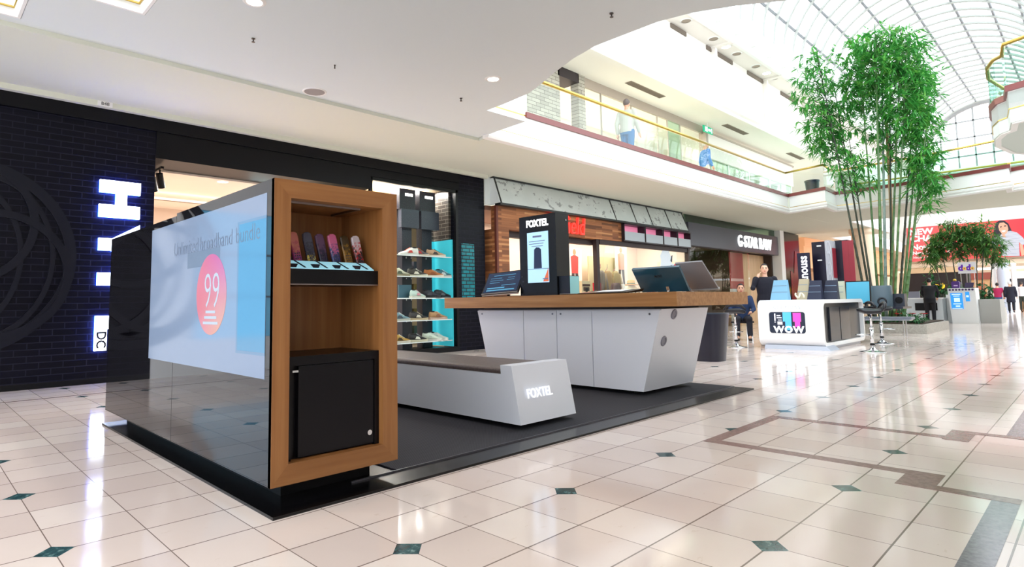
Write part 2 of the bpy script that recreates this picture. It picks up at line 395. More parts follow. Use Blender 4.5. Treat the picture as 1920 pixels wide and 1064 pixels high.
# right bay of the upper gallery
bay = [(11.2, -3.4), (11.9, -1.9), (12.27, -1.10), (12.85, -1.03), (13.0, -.9), (13.4, -.78), (14.1, -.72), (15.0, -.85), (15.8, -1.3), (16.3, -2.2), (16.4, -3.4)]
bay = bay[::-1]
mb = MB(); mb.sweep(bay, [(-.1, 3.7), (-.02, 3.7), (0, 3.95), (.0, 4.235), (-.1, 4.235)]); st('trim_bay_fascia', mb, white)
mb = MB(); mb.prism(bay, .5, 2, 3.72); st('ceiling_bay', mb, mat('bay_soffit', (206, 216, 210), .8))
mb = MB(); mb.sweep(bay, [(0, 3.94), (.012, 3.94), (.012, 3.955), (0, 3.955)]); st('trim_bay_gold', mb, gold)
mb = MB(); mb.sweep(bay, [(-.1, 4.235), (.035, 4.235), (.035, 4.335), (-.1, 4.335)]); st('trim_bay_coping', mb, copm)
balustrade('curved green glass balustrade with brass rail on the right-hand upper bay', [(x, y) for x, y in bay], 'upper gallery balustrades', step=.8, m=glg)
# upper level shopfronts
mb = MB(); mb.box((9.65, 7.0, 4.2), (10.95, 7.25, 6.8)); mb.box((11.72, 7.0, 4.2), (12.0, 7.25, 6.8)); st('wall_upper_brick', mb, lbrick)
mb = MB(); mb.box((10.9, 7.0, 6.55), (11.75, 8.2, 6.8)); st('trim_brick_head', mb, mat('dark_head', (52, 44, 46), .6))
mb = MB(); mb.box((6.2, 9.6, 4.2), (64, 9.8, 7)); mb.box((18.75, 7.0, 5.75), (26.9, 7.2, 6.62)); mb.box((8.0, 6.9, 4.2), (9.6, 7.2, 6.8)); st('wall_upper', mb, warmw)
mb = MB(); mb.box((6.2, 5.85, 6.8), (64, 10, 6.95)); st('ceiling_upper', mb, warmw)
mb = MB(); mb.box((12.0, 7.05, 6.55), (18.75, 7.12, 6.8)); mb.box((18.7, 6.95, 4.2), (18.86, 7.2, 6.66)); mb.box((18.86, 6.97, 6.6), (27.0, 7.2, 6.66)); st('trim_shop_heads', mb, mat('bronze_trim', (172, 158, 146), .4))
for i, x in enumerate((12.05, 12.81, 14.3, 15.74, 16.35, 17.15, 18.6, 20.4, 22.2, 24.2, 26.0)):
    pass
xs = [12.05, 12.81, 14.3, 15.74, 16.35, 17.15, 18.7]
t = T('gallery_shopfront', 'clear glass shopfront on the upper gallery behind the walking man in grey', 'shopfront', (12.05, 7.08, 4.2))
for a, b in zip(xs, xs[1:]):
    q = MB(); q.box((a+.01, 7.07, 4.2), (b-.01, 7.09, 6.55)); ob('glass_panel', q, glg if a > 16 and a < 17 else glz, t)
for x in xs[1:-1]:
    q = MB(); q.box((x-.015, 7.06, 4.2), (x+.015, 7.1, 6.55)); ob('glass_mullion', q, mat('mullion', (170, 160, 150), .3), t)
xs = [18.9, 20.6, 22.4, 24.4, 26.8]
t = T('gallery_shopfront', 'glass shopfront with white bulkhead on the upper gallery behind the man in blue', 'shopfront', (18.9, 7.08, 4.2))
for a, b in zip(xs, xs[1:]):
    q = MB(); q.box((a+.03, 7.07, 4.2), (b-.03, 7.09, 5.75)); ob('glass_panel', q, glg, t)
q = MB()
for x in xs: q.box((x-.03, 7.05, 4.2), (x+.03, 7.12, 5.75))
ob('frame', q, white, t)
# items inside upper shops
for i, (x, y, wd, h, c, lab) in enumerate(((13.0, 8.3, .9, 1.5, (226, 214, 200), 'pale display plinth behind the left upstairs glass'), (19.8, 8.2, 1.4, 1.1, (120, 96, 76), 'brown display table in the upstairs shop behind the man in blue'), (22.8, 8.6, 1.6, 1.3, (208, 208, 212), 'pale grey display rack in the far upstairs shop'))):
    t = T('display_table', lab, 'table', (x, y, 4.2))
    q = MB(); q.box((x-wd/2, y-.3, 4.2+h-.08), (x+wd/2, y+.3, 4.2+h)); ob('table_top', q, mat('disp%d' % i, c, .5), t)
    for sx in (-1, 1): 
        q = MB(); q.box((x+sx*(wd/2-.05)-.04, y-.28, 4.2), (x+sx*(wd/2-.05)+.04, y+.28, 4.2+h-.08)); ob('leg', q, mat('disp%d' % i), t)
# step-up wall, second soffit and clerestory
mb = MB(); mb.box((6.2, 5.85, 6.72), (64, 6.0, 8.65)); mb.sweep([(6.2, 5.85), (64, 5.85)], [(-.02, 6.70), (.10, 6.70), (.13, 6.76), (.10, 6.80), (.16, 6.86), (.14, 6.93), (0, 6.96)]); st('wall_gallery_upper', mb, warmw)
mb = MB(); mb.box((6.2, 5.23, 8.65), (64, 6.0, 8.75)); st('ceiling_strip', mb, warmw)
mb = MB(); mb.sweep([(6.2, 5.23), (64, 5.23)], [(-.05, 8.62), (.05, 8.62), (.08, 8.68), (.05, 8.72), (.12, 8.78), (0, 8.82)]); mb.box((6.2, 5.15, 8.75), (64, 5.25, 9.5))
x = 7.0
while x < 46: mb.box((x-.06, 5.0, 8.8), (x+.06, 5.2, 9.6)); x += 1.25
st('wall_clerestory', mb, white)
x = 9.0
mb = MB()
while x < 30: mb.box((x-.06, 5.7, 6.85), (x+.06, 5.86, 8.65)); mb.box((x-.09, 5.2, 8.6), (x+.09, 5.86, 8.66)); x += 4.0
st('trim_pilasters', mb, warmw)
vent = mat('vent_recess', (112, 100, 90), .7); vent2 = mat('vent_slats', (150, 136, 122), .6)
for i, (a, b) in enumerate(((14.48, 15.36), (16.63, 18.45), (19.62, 21.34), (22.61, 24.37))):
    q = MB(); q.box((a, 5.82, 8.50), (b, 5.86, 8.63))
    o = ob('air_slot', q, vent); tag(o, ['first', 'second', 'third', 'fourth'][i]+' dark slot vent from the left, high under the skylight', 'vent', 'slot vents under the skylight')
for i, (a, b) in enumerate(((13.2, 15.0), (19.05, 20.8), (24.9, 26.5))):
    t = T('ceiling_grille', ['grey-brown slot grille over the walking man in grey', 'grey-brown slot grille right of the green exit sign', 'grey-brown slot grille at the far end of the upper gallery ceiling'][i], 'vent', ((a+b)/2, 6.45, 6.8), 0, 'upper gallery grilles')
    q = MB(); q.box((a, 6.36, 6.785), (b, 6.56, 6.799)); ob('grille_plate', q, vent2, t)
    q = MB()
    for k in range(5): q.box((a+.03, 6.38+k*.036, 6.777), (b-.03, 6.395+k*.036, 6.786))
    ob('slat', q, vent, t)
dots = [(14.72, 5.5, 0), (16.4, 5.5, 0), (17.24, 5.5, 1), (18.0, 5.5, 0), (19.5, 5.5, 0), (20.4, 5.5, 1), (21.1, 5.5, 0)]
for i, (x, y, on) in enumerate(dots):
    t = T('downlight', '%s round fitting along the high ceiling strip under the skylight, counting from the left' % ['first', 'second', 'third', 'fourth', 'fifth', 'sixth', 'seventh'][i], 'light', (x, y, 8.65), 0, 'fittings in the high ceiling strip')
    q = MB(); q.lathe([(.13, 8.63), (.17, 8.65)], (x, y, 0), 20, False); ob('trim_ring', q, white, t)
    q = MB(); q.lathe([(.001, 8.638), (.13, 8.638)], (x, y, 0), 20, False); ob('lens', q, glow if on else vent2, t)
# barrel vault
cy, hw, zs, rise = 1.95, 3.25, 9.5, 2.9
def vp(a, k=1.0): return (cy+hw*k*math.cos(a), zs+rise*k*math.sin(a))
NA = 28
mb = MB(); x = 5.0
while x < 45.1:
    mb.tube([(x,)+vp(PI*i/NA) for i in range(NA+1)], .06, 6); x += .9
st('trim_vault_ribs', mb, mat('vault_steel', (168, 168, 164), .5))
mb = MB()
for i in range(1, 9): mb.tube([(5,)+vp(PI*i/9, 1.015), (45,)+vp(PI*i/9, 1.015)], .05, 6)
st('trim_vault_purlins', mb, mat('vault_steel_dark', (120, 122, 126), .5))
mb = MB()
for i in range(NA):
    a, b = vp(PI*i/NA, 1.03), vp(PI*(i+1)/NA, 1.03); mb.face([(5,)+a, (45,)+a, (45,)+b, (5,)+b])
st('ceiling_vault_glass', mb, skyg)
mb = MB()
for i in range(9): y = cy-hw+hw*2*i/8; mb.box((45, y-.04, 8.6), (45.1, y+.04, zs+rise*math.sqrt(max(0, 1-((y-cy)/hw)**2))))
for z in (9.3, 10.4, 11.4): mb.box((45.0, cy-hw, z-.04), (45.1, cy+hw, z+.04))
mb.tube([(45,)+vp(PI*i/NA) for i in range(NA+1)], .16, 8)
st('window_end', mb, mat('end_bars', (150, 150, 150), .5))
mb = MB(); mb.box((6, -1.55, 8.75), (46, -1.25, 9.5)); st('wall_clerestory_right', mb, white)
mb = MB(); mb.box((44.9, -8, 4.2), (45.3, 8, 8.6)); st('wall_end_upper', mb, mat('end_wall', (238, 236, 232), .8))
mb = MB(); mb.box((44.8, -.5, 7.2), (44.88, 4.6, 8.3)); o = ob('roof_banner', mb, mat('pale_red_banner', (226, 140, 136), .7)); tag(o, 'faded pink banner high on the far end wall under the skylight', 'banner')
mb = MB(); mb.box((-2.5, -3.9, 0), (30, -3.7, 3.75)); st('wall_right_unseen', mb, mat('unseen_right_wall', (222, 218, 212), .6))  # unseen shop wall, put in to block light from this side
# ceiling fittings near
for i, (x, y, lab) in enumerate(((4.70, 3.14, 'round lit downlight near the curved edge of the lower ceiling'), (1.71, 3.25, 'round lit downlight cut by the top edge of the photo'))):
    t = T('downlight', lab, 'light', (x, y, 3.75), 0, 'lower ceiling downlights')
    q = MB(); q.lathe([(.07, 3.742), (.085, 3.735), (.105, 3.75)], (x, y, 0), 32, False); ob('trim_ring', q, white, t, smooth=True)
    q = MB(); q.lathe([(.001, 3.743), (.07, 3.743)], (x, y, 0), 32, False); ob('lens', q, glow, t)
t = T('ceiling_speaker', 'round grey speaker grille in the lower ceiling above the white kiosk graphic', 'speaker', (3.26, 5.0, 3.75))
q = MB(); q.lathe([(.13, 3.744), (.145, 3.735), (.155, 3.75)], (3.26, 5.0, 0), 32, False); ob('ring', q, white, t, smooth=True)
q = MB(); q.lathe([(.001, 3.741), (.13, 3.741)], (3.26, 5.0, 0), 32, False); ob('grille', q, mat('speaker_mesh', (150, 144, 142), .7), t)
for i, (x, y) in enumerate(((2.02, 4.0), (4.87, 3.93), (4.36, 1.17), (3.01, 4.06))):
    lab = ['left of the two lit downlights, above the shop doorway', 'below and left of the lit downlight by the curved ceiling edge', 'near the curved ceiling edge at the top of the photo', 'just above the round grey ceiling speaker'][i]
    t = T('fire_sprinkler', 'small dark sprinkler head '+lab, 'sprinkler', (x, y, 3.75), 0, 'ceiling sprinklers')
    k = .55 if i == 3 else 1
    q = MB(); q.lathe([(.02*k, 3.75), (.02*k, 3.742), (.007, 3.74), (.007, 3.715)], (x, y, 0), 10); ob('stem', q, mat('sprinkler_metal', (90, 84, 80), .35, .8), t)
    q = MB(); q.lathe([(.018*k, 3.708), (.018*k, 3.712)], (x, y, 0), 10); ob('deflector', q, mat('sprinkler_metal'), t)
t = T('shop_number_plate', 'small white plate reading B48 on the bulkhead edge above the dark brick wall', 'sign', (1.3, 7.02, 3.66))
q = MB(); q.box((1.23, 7.015, 3.634), (1.40, 7.03, 3.698)); ob('plate', q, white, t)
text('lettering', 'B48', .062, mat('ink_black', (26, 26, 32), .6), (1.315, 7.013, 3.666), (1, 0, 0), (0, 0, 1), t, .001)
t = T('exit_sign', 'green running-man exit sign hanging from the upper gallery ceiling', 'sign', (18.4, 6.75, 6.6))
q = MB(); q.box((18.1, 6.73, 6.45), (18.75, 6.77, 6.66)); ob('panel', q, mat('exit_green', (20, 150, 110), .4, em=.4), t)
q = MB(); q.box((18.2, 6.722, 6.48), (18.36, 6.731, 6.63)); q.box((18.42, 6.722, 6.52), (18.58, 6.731, 6.59)); q.box((18.64, 6.722, 6.48), (18.68, 6.731, 6.63)); ob('symbol', q, mat('exit_white', (240, 250, 245), .4, em=.6), t)
q = MB(); q.box((18.41, 6.745, 6.66), (18.44, 6.755, 6.8)); ob('hanger', q, white, t)
# ---------------------------------------------------------------- shopfronts on the left wall
mb = MB(); mb.box((-.37, 7.17, 0), (1.98, 7.4, 3.70)); st('wall_brick_left', mb, dbrick)
mb = MB(); mb.box((-14, 7.17, 0), (-2.5, 7.4, 3.70)); mb.box((-.9, 7.17, 0), (-.372, 7.4, 3.70)); mb.box((-2.5, 7.17, 2.4), (-.9, 7.4, 3.7)); mb.box((-2.5, 7.17, 0), (-.9, 7.4, .5)); st('wall_left', mb, mat('pale_wall', (232, 234, 238), .6))
t = T('shop_window', 'blue-lit window of the pale shop left of the dark brick wall', 'window', (-1.7, 7.2, .5))
q = MB(); q.box((-2.5, 7.24, .5), (-.9, 7.26, 2.4)); ob('pane', q, mat('blue_window', (96, 168, 205), .1, em=.5), t)
q = MB(); q.box((-2.5, 7.2, .5), (-2.44, 7.27, 2.4)); q.box((-.96, 7.2, .5), (-.9, 7.27, 2.4)); q.box((-2.44, 7.2, 1.1), (-.96, 7.27, 1.13)); q.box((-2.44, 7.2, 1.75), (-.96, 7.27, 1.78)); ob('frame', q, mat('window_grey', (110, 130, 150), .4), t)
mb = MB(); mb.box((-.37, 7.12, 3.45), (7.7, 7.3, 3.70)); mb.box((1.98, 7.15, 3.07), (5.55, 7.9, 3.45)); mb.box((5.55, 7.15, 3.30), (7.7, 7.4, 3.45)); st('trim_shop_fascia', mb, dkblue)
mb = MB(); mb.box((7.68, 7.17, 0), (8.44, 7.4, 3.70)); st('wall_brick_pier', mb, dbrick)
mb = MB(); mb.box((7.76, 7.164, .98), (8.12, 7.1695, 2.2)); o = ob('teal_reflection_panel', mb, tealb); tag(o, 'painted strip of teal reflection on the dark brick pier right of the shoe window', 'reflection')  # teal light reflected by the dark bricks, painted as a coloured strip
mb = MB(); mb.box((-.37, 7.165, 0), (1.98, 7.17, .07)); st('baseboard_brick', mb, blackm)
# interior of the shoe shop
beige = mat('shop_beige', (216, 198, 182), .8); olive = mat('shop_olive', (176, 166, 140), .8)
mb = MB(); mb.box((1.7, 7.9, 3.04), (8.6, 13.2, 3.12)); st('ceiling_shop', mb, mat('shop_ceiling', (226, 212, 196), .8))
mb = MB(); mb.box((1.6, 7.4, 0), (1.75, 13, 3.04)); mb.box((1.6, 11.5, 0), (5.62, 11.7, 3.04)); mb.box((5.48, 9.4, 0), (5.6, 11.6, 3.04)); st('wall_shop_back', mb, beige)
mb = MB(); mb.box((5.6, 9.4, 0), (8.6, 9.6, 3.3)); mb.box((8.44, 7.4, 0), (8.6, 13, 3.7)); st('wall_shop_right', mb, olive)
mb = MB(); mb.box((2.4, 9.6, 2.9), (5.4, 9.7, 2.94)); st('trim_shop_slot', mb, mat('slot_brown', (130, 110, 92), .7))
t = T('downlight', 'glowing round downlight in the shoe shop ceiling above the white kiosk graphic', 'light', (3.24, 8.0, 3.04))
q = MB(); q.lathe([(.07, 3.035), (.09, 3.03), (.10, 3.04)], (3.24, 8.05, 0), 24, False); ob('trim_ring', q, white, t)
q = MB(); q.lathe([(.001, 3.033), (.075, 3.033)], (3.24, 8.05, 0), 24, False); ob('lens', q, glow, t)
t = T('exit_sign', 'pale blue hanging exit sign inside the shoe shop doorway', 'sign', (4.1, 8.4, 2.9))
q = MB(); q.box((3.85, 8.39, 2.74), (4.3, 8.41, 2.96)); ob('panel', q, mat('exit_pale', (150, 178, 186), .3, em=.15), t)
q = MB(); q.box((4.03, 8.385, 2.80), (4.07, 8.391, 2.90)); q.box((4.10, 8.385, 2.80), (4.14, 8.391, 2.90)); ob('symbol', q, mat('exit_symbol', (214, 228, 230), .3, em=.2), t)
q = MB(); q.box((4.06, 8.395, 2.96), (4.08, 8.405, 3.04)); ob('hanger', q, white, t)
def tracklight(x, y, z, spots, lab, L=.55):
    t = T('track_light', lab, 'light', (x, y, z))
    q = MB(); q.box((x-.02, y-L, z-.035), (x+.02, y+L, z)); ob('track', q, blackm, t)
    for dy in spots:
        q = MB(); q.tube([(x, y+dy, z-.03), (x, y+dy, z-.10)], .012, 6)
        q.tube([(x-.015, y+dy-.02, z-.09), (x+.05, y+dy+.07, z-.28)], .05, 14); s_ = ob('spot_head', q, blackm, t)
        q = MB(); q.tube([(x+.0503, y+dy+.0704, z-.281), (x+.0508, y+dy+.0712, z-.283)], .04, 14); ob('lens', q, glow, s_)
tracklight(2.14, 7.75, 3.02, (.12, -.22), 'black track with two spotlights at the top left of the shoe shop doorway', .34)
tracklight(6.95, 8.6, 3.0, (.1,), 'black track with one lit spotlight behind the shoe window', .5)
# display window
t = T('window_frame', 'black-framed glass display window full of sneakers beside the dark brick pier', 'shop window', (6.6, 7.3, 0))
q = MB()
for a, b in (((5.54, 7.17, 0), (5.60, 7.23, 3.3)), ((7.62, 7.17, 0), (7.68, 7.23, 3.3)), ((5.27, 7.85, 0), (5.33, 7.91, 3.07)), ((5.6, 7.17, 0), (7.62, 7.23, .1)), ((5.54, 7.17, 3.24), (7.68, 7.23, 3.3))): q.box(a, b)
q.hexa([(5.27, 7.85, 3.0), (5.33, 7.88, 3.0), (5.60, 7.2, 3.2), (5.54, 7.17, 3.2)][::-1], [(5.27, 7.85, 3.07), (5.33, 7.88, 3.07), (5.60, 7.2, 3.27), (5.54, 7.17, 3.27)][::-1])
ob('frame', q, blackm, t)
q = MB(); q.box((5.6, 7.195, .1), (7.62, 7.205, 3.24)); ob('pane', q, dspg, t)
mb = MB(); mb.box((5.6, 7.23, 0), (7.64, 8.0, .08)); st('floor_window_plinth', mb, blackm)
mb = MB(); mb.box((5.6, 7.3, 3.34), (7.68, 9.4, 3.44)); st('ceiling_window', mb, mat('window_ceiling', (222, 206, 176), .8))
mb = MB(); mb.box((7.38, 7.9, 2.28), (7.68, 8.1, 3.34)); st('wall_window_brick', mb, gbrick)
mb = MB(); mb.box((7.62, 7.4, 2.28), (7.68, 7.9, 3.34)); st('wall_window_brick_side', mb, dbrickx)
mb = MB(); mb.box((7.46, 7.86, .1), (7.64, 7.9, 2.28)); mb.box((7.61, 7.3, .1), (7.64, 7.86, 2.28)); o = ob('teal_board', mb, mat('teal_panel', (60, 186, 200), .5, em=.25)); tag(o, 'bright teal panel standing at the right end inside the shoe window', 'panel')
for i, x in enumerate((5.95, 6.55, 6.95, 7.35)):
    t = T('downlight', ['first', 'second', 'third', 'fourth'][i]+' bright spot from the left in the top of the shoe window', 'light', (x, 7.5, 3.34), 0, 'shoe window spots')
    q = MB(); q.lathe([(.06, 3.335), (.08, 3.33), (.085, 3.34)], (x, 7.5, 0), 20, False); ob('trim_ring', q, white, t)
    q = MB(); q.lathe([(.001, 3.332), (.062, 3.332)], (x, 7.5, 0), 20, False); ob('lens', q, glow, t)
for i, (a, b) in enumerate(((6.60, 6.84), (7.10, 7.36))):
    q = MB(); q.box((a, 7.64, .08), (b, 7.82, 2.85)); o = ob('shelf_pillar', q, mat('dark_pillar', (28, 32, 44), .4)); tag(o, ['left', 'right'][i]+' dark upright pillar behind the shoe shelves', 'pillar', 'shoe window pillars')
    t = T('display_box', ['left', 'right'][i]+' dark box mounted on top of a pillar in the shoe window', 'box', ((a+b)/2, 7.73, 2.85), 0, 'boxes on the shoe window pillars')
    q = MB(); q.box((a-.12, 7.55, 2.85), (b+.03, 7.85, 3.26)); ob('body', q, mat('box_dark', (34, 32, 42), .4), t)
    q = MB(); q.box((a+.02, 7.545, 3.12), (b-.04, 7.551, 3.17)); ob('light_strip', q, glow, t)
    q = MB(); q.box((a-.10, 7.52, 2.48), (b+.10, 7.62, 2.849)); ob('shade_panel', q, mat('grey_acrylic', (56, 60, 72), .3), t)
shelfm = glass('shelf_glass', (226, 236, 234), 1.2)
ZS = (.23, .65, 1.08, 1.50, 1.91)
for i, z in enumerate(ZS):
    t = T('glass_shelf', ['lowest', 'second lowest', 'middle', 'second highest', 'highest'][i]+' glass shelf of the shoe window', 'shelf', (6.7, 7.42, z), 0, 'glass shelves in the shoe window')
    q = MB(); q.box((5.7, 7.28, z-.012), (7.58, 7.58, z)); ob('board', q, shelfm, t)
    q = MB(); q.box((5.7, 7.272, z-.016), (7.58, 7.279, z+.002)); ob('edge_strip', q, mat('shelf_edge', (236, 240, 236), .2), t)
    q = MB()
    for x in (6.66, 6.78, 7.16, 7.30): q.tube([(x, 7.58, z-.03), (x, 7.64, z-.03)], .012, 8)
    ob('bracket', q, chrome, t)
def shoe_make(name, cu, cs, ca, cl):
    t = T(name, 'x', 'shoe')
    def ring(x, w, z0, z1, n=12, top=.7):
        out = []
        for k in range(n):
            a = 2*PI*k/n; yy = math.cos(a)*w; zz = (math.sin(a)+1)/2
            f = 1-(zz**2)*(1-top); out.append((x, yy*f, z0+(z1-z0)*zz))
        return out
    sec = [(-.138, .020, .085), (-.13, .030, .098), (-.10, .034, .104), (-.06, .035, .102), (-.02, .036, .098), (.02, .038, .080), (.05, .041, .062), (.085, .044, .052), (.115, .042, .044), (.138, .030, .036), (.148, .012, .026)]
    q = MB(); q.loft([ring(x, w, .018, h, top=.55 if x < .0 else .75) for x, w, h in sec]); ob('upper', q, mat('shoe_up_'+name_of(cu), cu, .6), t, True, True)
    q = MB(); q.loft([[(x, y, z) for y, z in ((-w-.005, 0), (w+.005, 0), (w+.006, .022+.008*abs(x)/.15), (-w-.006, .022+.008*abs(x)/.15))] for x, w, h in sec]); ob('sole', q, mat('shoe_sole_'+name_of(cs), cs, .6), t, True)
    q = MB()
    for sy in (-1, 1): q.hexa([(-.05, sy*.0345, .035), (.03, sy*.0405, .03), (.005, sy*.037, .062), (-.03, sy*.0335, .066)][::sy], [(-.05, sy*.0385, .035), (.03, sy*.0445, .03), (.005, sy*.041, .062), (-.03, sy*.0375, .066)][::sy])
    ob('side_stripe', q, mat('shoe_str_'+name_of(ca), ca, .6), t, True)
    q = MB()
    for i in range(5):
        x = -.012+.018*i; z = .098-.0095*i-.003; q.tube([(x, -.022, z-.008), (x, 0, z+.006), (x, .022, z-.008)], .004, 5)
    ob('laces', q, mat('shoe_lace_'+name_of(cl), cl, .8), t, True)
    q = MB(); q.ball((-.085, 0, .098), (.038, .022, .010), 10); ob('collar', q, mat('shoe_lining', (40, 38, 40), .9), t, True, True)
    return t
def name_of(c): return '%d_%d_%d' % tuple(c)
W_, K_, G_ = (226, 224, 214), (34, 32, 34), (120, 120, 126)
shoes = [  # x, shelf, yaw, colours, label
 (6.60, 4, 2.9, (232, 230, 220), W_, (200, 70, 60), (230, 90, 60), 'white sneaker with red stripe at the left of the highest shoe shelf'),
 (6.86, 4, -.25, (90, 92, 96), (210, 190, 170), (190, 60, 60), (210, 120, 60), 'grey sneaker with red stripe next to the white one on the highest shoe shelf'),
 (7.28, 4, -.4, (196, 160, 128), (226, 214, 196), (60, 50, 48), (60, 50, 50), 'tan shoe with dark stripe at the right of the highest shoe shelf'),
 (6.80, 3, -.5, (70, 66, 60), (216, 212, 190), (226, 220, 200), (226, 224, 210), 'black and cream chunky sneaker on the second highest shoe shelf'),
 (7.22, 3, -.6, (176, 106, 56), (232, 220, 200), (150, 84, 44), (232, 226, 214), 'brown leather shoe on the second highest shoe shelf'),
 (7.48, 3, -.3, (70, 120, 130), W_, (206, 216, 216), (220, 224, 224), 'teal and white shoe at the right end of the second highest shoe shelf'),
 (6.80, 2, .2, (206, 226, 214), (222, 220, 204), (222, 150, 160), (226, 150, 164), 'mint and pink runner on the middle shoe shelf'),
 (7.16, 2, -1.1, (56, 56, 66), (40, 40, 46), (72, 74, 84), (96, 98, 106), 'dark grey shoe in the middle of the middle shoe shelf'),
 (7.44, 2, -.1, (38, 40, 46), (60, 62, 66), (90, 92, 96), (140, 140, 140), 'black shoe at the right end of the middle shoe shelf'),
 (6.82, 1, -.15, (60, 56, 54), (200, 178, 140), (214, 206, 184), (206, 190, 160), 'black shoe with beige sole on the second lowest shoe shelf'),
 (7.32, 1, -.2, (186, 140, 96), (216, 180, 160), (150, 100, 74), (222, 206, 184), 'tan shoe with pinkish sole on the second lowest shoe shelf'),
 (6.80, 0, -.2, K_, (226, 216, 186), (230, 226, 206), (150, 150, 150), 'black sneaker with white stripe on the lowest shoe shelf'),
 (7.16, 0, -.9, (222, 232, 214), W_, (196, 206, 190), (230, 232, 224), 'left pale sneaker of the white pair on the lowest shoe shelf'),
 (7.32, 0, -1.0, (200, 206, 196), (226, 226, 218), (160, 166, 160), (226, 226, 220), 'right pale sneaker of the white pair on the lowest shoe shelf'),
 (6.38, 3, -.2, (200, 196, 170), (150, 140, 110), (80, 90, 70), (230, 230, 210), 'cream sneaker at the left edge of the second highest shoe shelf beside the kiosk frame'),
 (6.38, 1, -.2, (120, 150, 160), (190, 190, 176), (60, 70, 80), (220, 220, 214), 'grey-blue sneaker at the left edge of the second lowest shoe shelf'),
 (6.38, 0, -.2, (190, 150, 70), (226, 216, 196), (90, 70, 40), (226, 220, 206), 'yellow-brown sneaker at the left edge of the lowest shoe shelf')]
for x, k, a, cu, cs, ca, cl, lab in shoes:
    t = shoe_make('sneaker', cu, cs, ca, cl); t['label'] = lab; t['group'] = 'sneakers in the shop window'
    t.location = (x, 7.42, ZS[k]); t.rotation_euler = (0, 0, a); t.scale = (1.42, 1.42, 1.6)
for i, (x, z, c, lab) in enumerate(((6.58, 1.91, (52, 50, 58), 'small dark riser under the top left white sneaker'), (6.52, 1.08, (84, 112, 130), 'small blue-grey card standing at the left of the middle shoe shelf'))):
    pass
q = MB(); q.box((6.42, 7.50, 1.082), (6.72, 7.53, 1.34)); t = ob('price_card', q, mat('card_teal', (60, 96, 110), .5)); tag(t, 'dark teal card standing at the left of the middle shoe shelf', 'card')
cl_ = [(150, 120, 60), (90, 104, 92), (60, 80, 60), (176, 150, 84), (70, 70, 80)]
for i in range(5):
    x = 6.86+.0*i; z = .02
shelfback = T('stock_shelf', 'crowded stock shelf in the shoe shop behind the window pillars', 'shelf', (7.7, 8.3, 0))
q = MB()
for z in (.3, .75, 1.2, 1.65): q.box((7.0, 8.15, z-.02), (8.35, 8.45, z))
ob('board', q, mat('stock_board', (96, 88, 78), .6), shelfback)
q = MB()
for x in (6.98, 8.37): q.box((x-.02, 8.15, 0), (x+.02, 8.45, 1.9))
ob('side_panel', q, mat('stock_board'), shelfback)
r_ = random.Random(3)
q0 = None
for z in (.3, .75, 1.2, 1.65):
    for j in range(5):
        q = MB(); x = 7.15+.26*j; c = cl_[(j*3+int(z*10)) % 5]; h = .12+.16*r_.random()
        q.box((x-.1, 8.18, z), (x+.1, 8.42, z+h)); o = ob('shoe_box', q, mat('stock_%d' % ((j*3+int(z*10)) % 5), c, .6))
        tag(o, '%s cardboard stock box from the left on the %s behind the shoe window' % (['first', 'second', 'third', 'fourth', 'fifth', 'sixth', 'seventh'][j], {.3: 'lowest board', .75: 'second board', 1.2: 'third board', 1.65: 'top board'}[z]), 'box', 'stock boxes behind the shoe window')
# rotated glowing letters on the brick
sgl = mat('sign_white_glow', (235, 244, 255), .4, em=4.0, emc=(225, 238, 255)); sgb = mat('sign_blue_glow', (40, 90, 255), .4, em=22, emc=(40, 90, 255))
t = T('illuminated_sign', 'tall vertical sign of glowing white block letters turned sideways on the dark brick wall', 'sign', (1.55, 7.1, .4))
Hp = [(1.306, 2.666), (1.786, 2.666), (1.784, 2.50), (1.625, 2.50), (1.625, 2.34), (1.784, 2.34), (1.784, 2.172), (1.306, 2.172), (1.306, 2.34), (1.495, 2.34), (1.495, 2.50), (1.306, 2.50)]
Wp = [(1.316, 1.89), (1.47, 1.89), (1.79, 2.09), (1.79, 1.93), (1.53, 1.80), (1.79, 1.66), (1.79, 1.50), (1.53, 1.37), (1.79, 1.22), (1.79, 1.06), (1.47, 1.27), (1.316, 1.27), (1.316, 1.435), (1.46, 1.435), (1.66, 1.58), (1.46, 1.73), (1.316, 1.73)]
Lp = [(1.311, .872), (1.79, .872), (1.79, .70), (1.447, .70), (1.447, .424), (1.311, .424)]
for P in (Hp, Wp, Lp):
    q = MB(); q.prism(P, .04, 1, 7.08); L_ = ob('letter', q, sgl, t)
    cx_ = sum(p[0] for p in P)/len(P); cz_ = sum(p[1] for p in P)/len(P)
    q = MB(); q.prism([(cx_+(x-cx_)*1.0, cz_+(z-cz_)*1.0) for x, z in P], .012, 1, 7.125); ob('halo_plate', q, sgb, L_)
text('small_lettering', 'DC', .15, mat('ink_navy', (10, 14, 40), .5), (1.378, 7.073, .565), (0, 0, -1), (1, 0, 0), t, .004, off=.004)
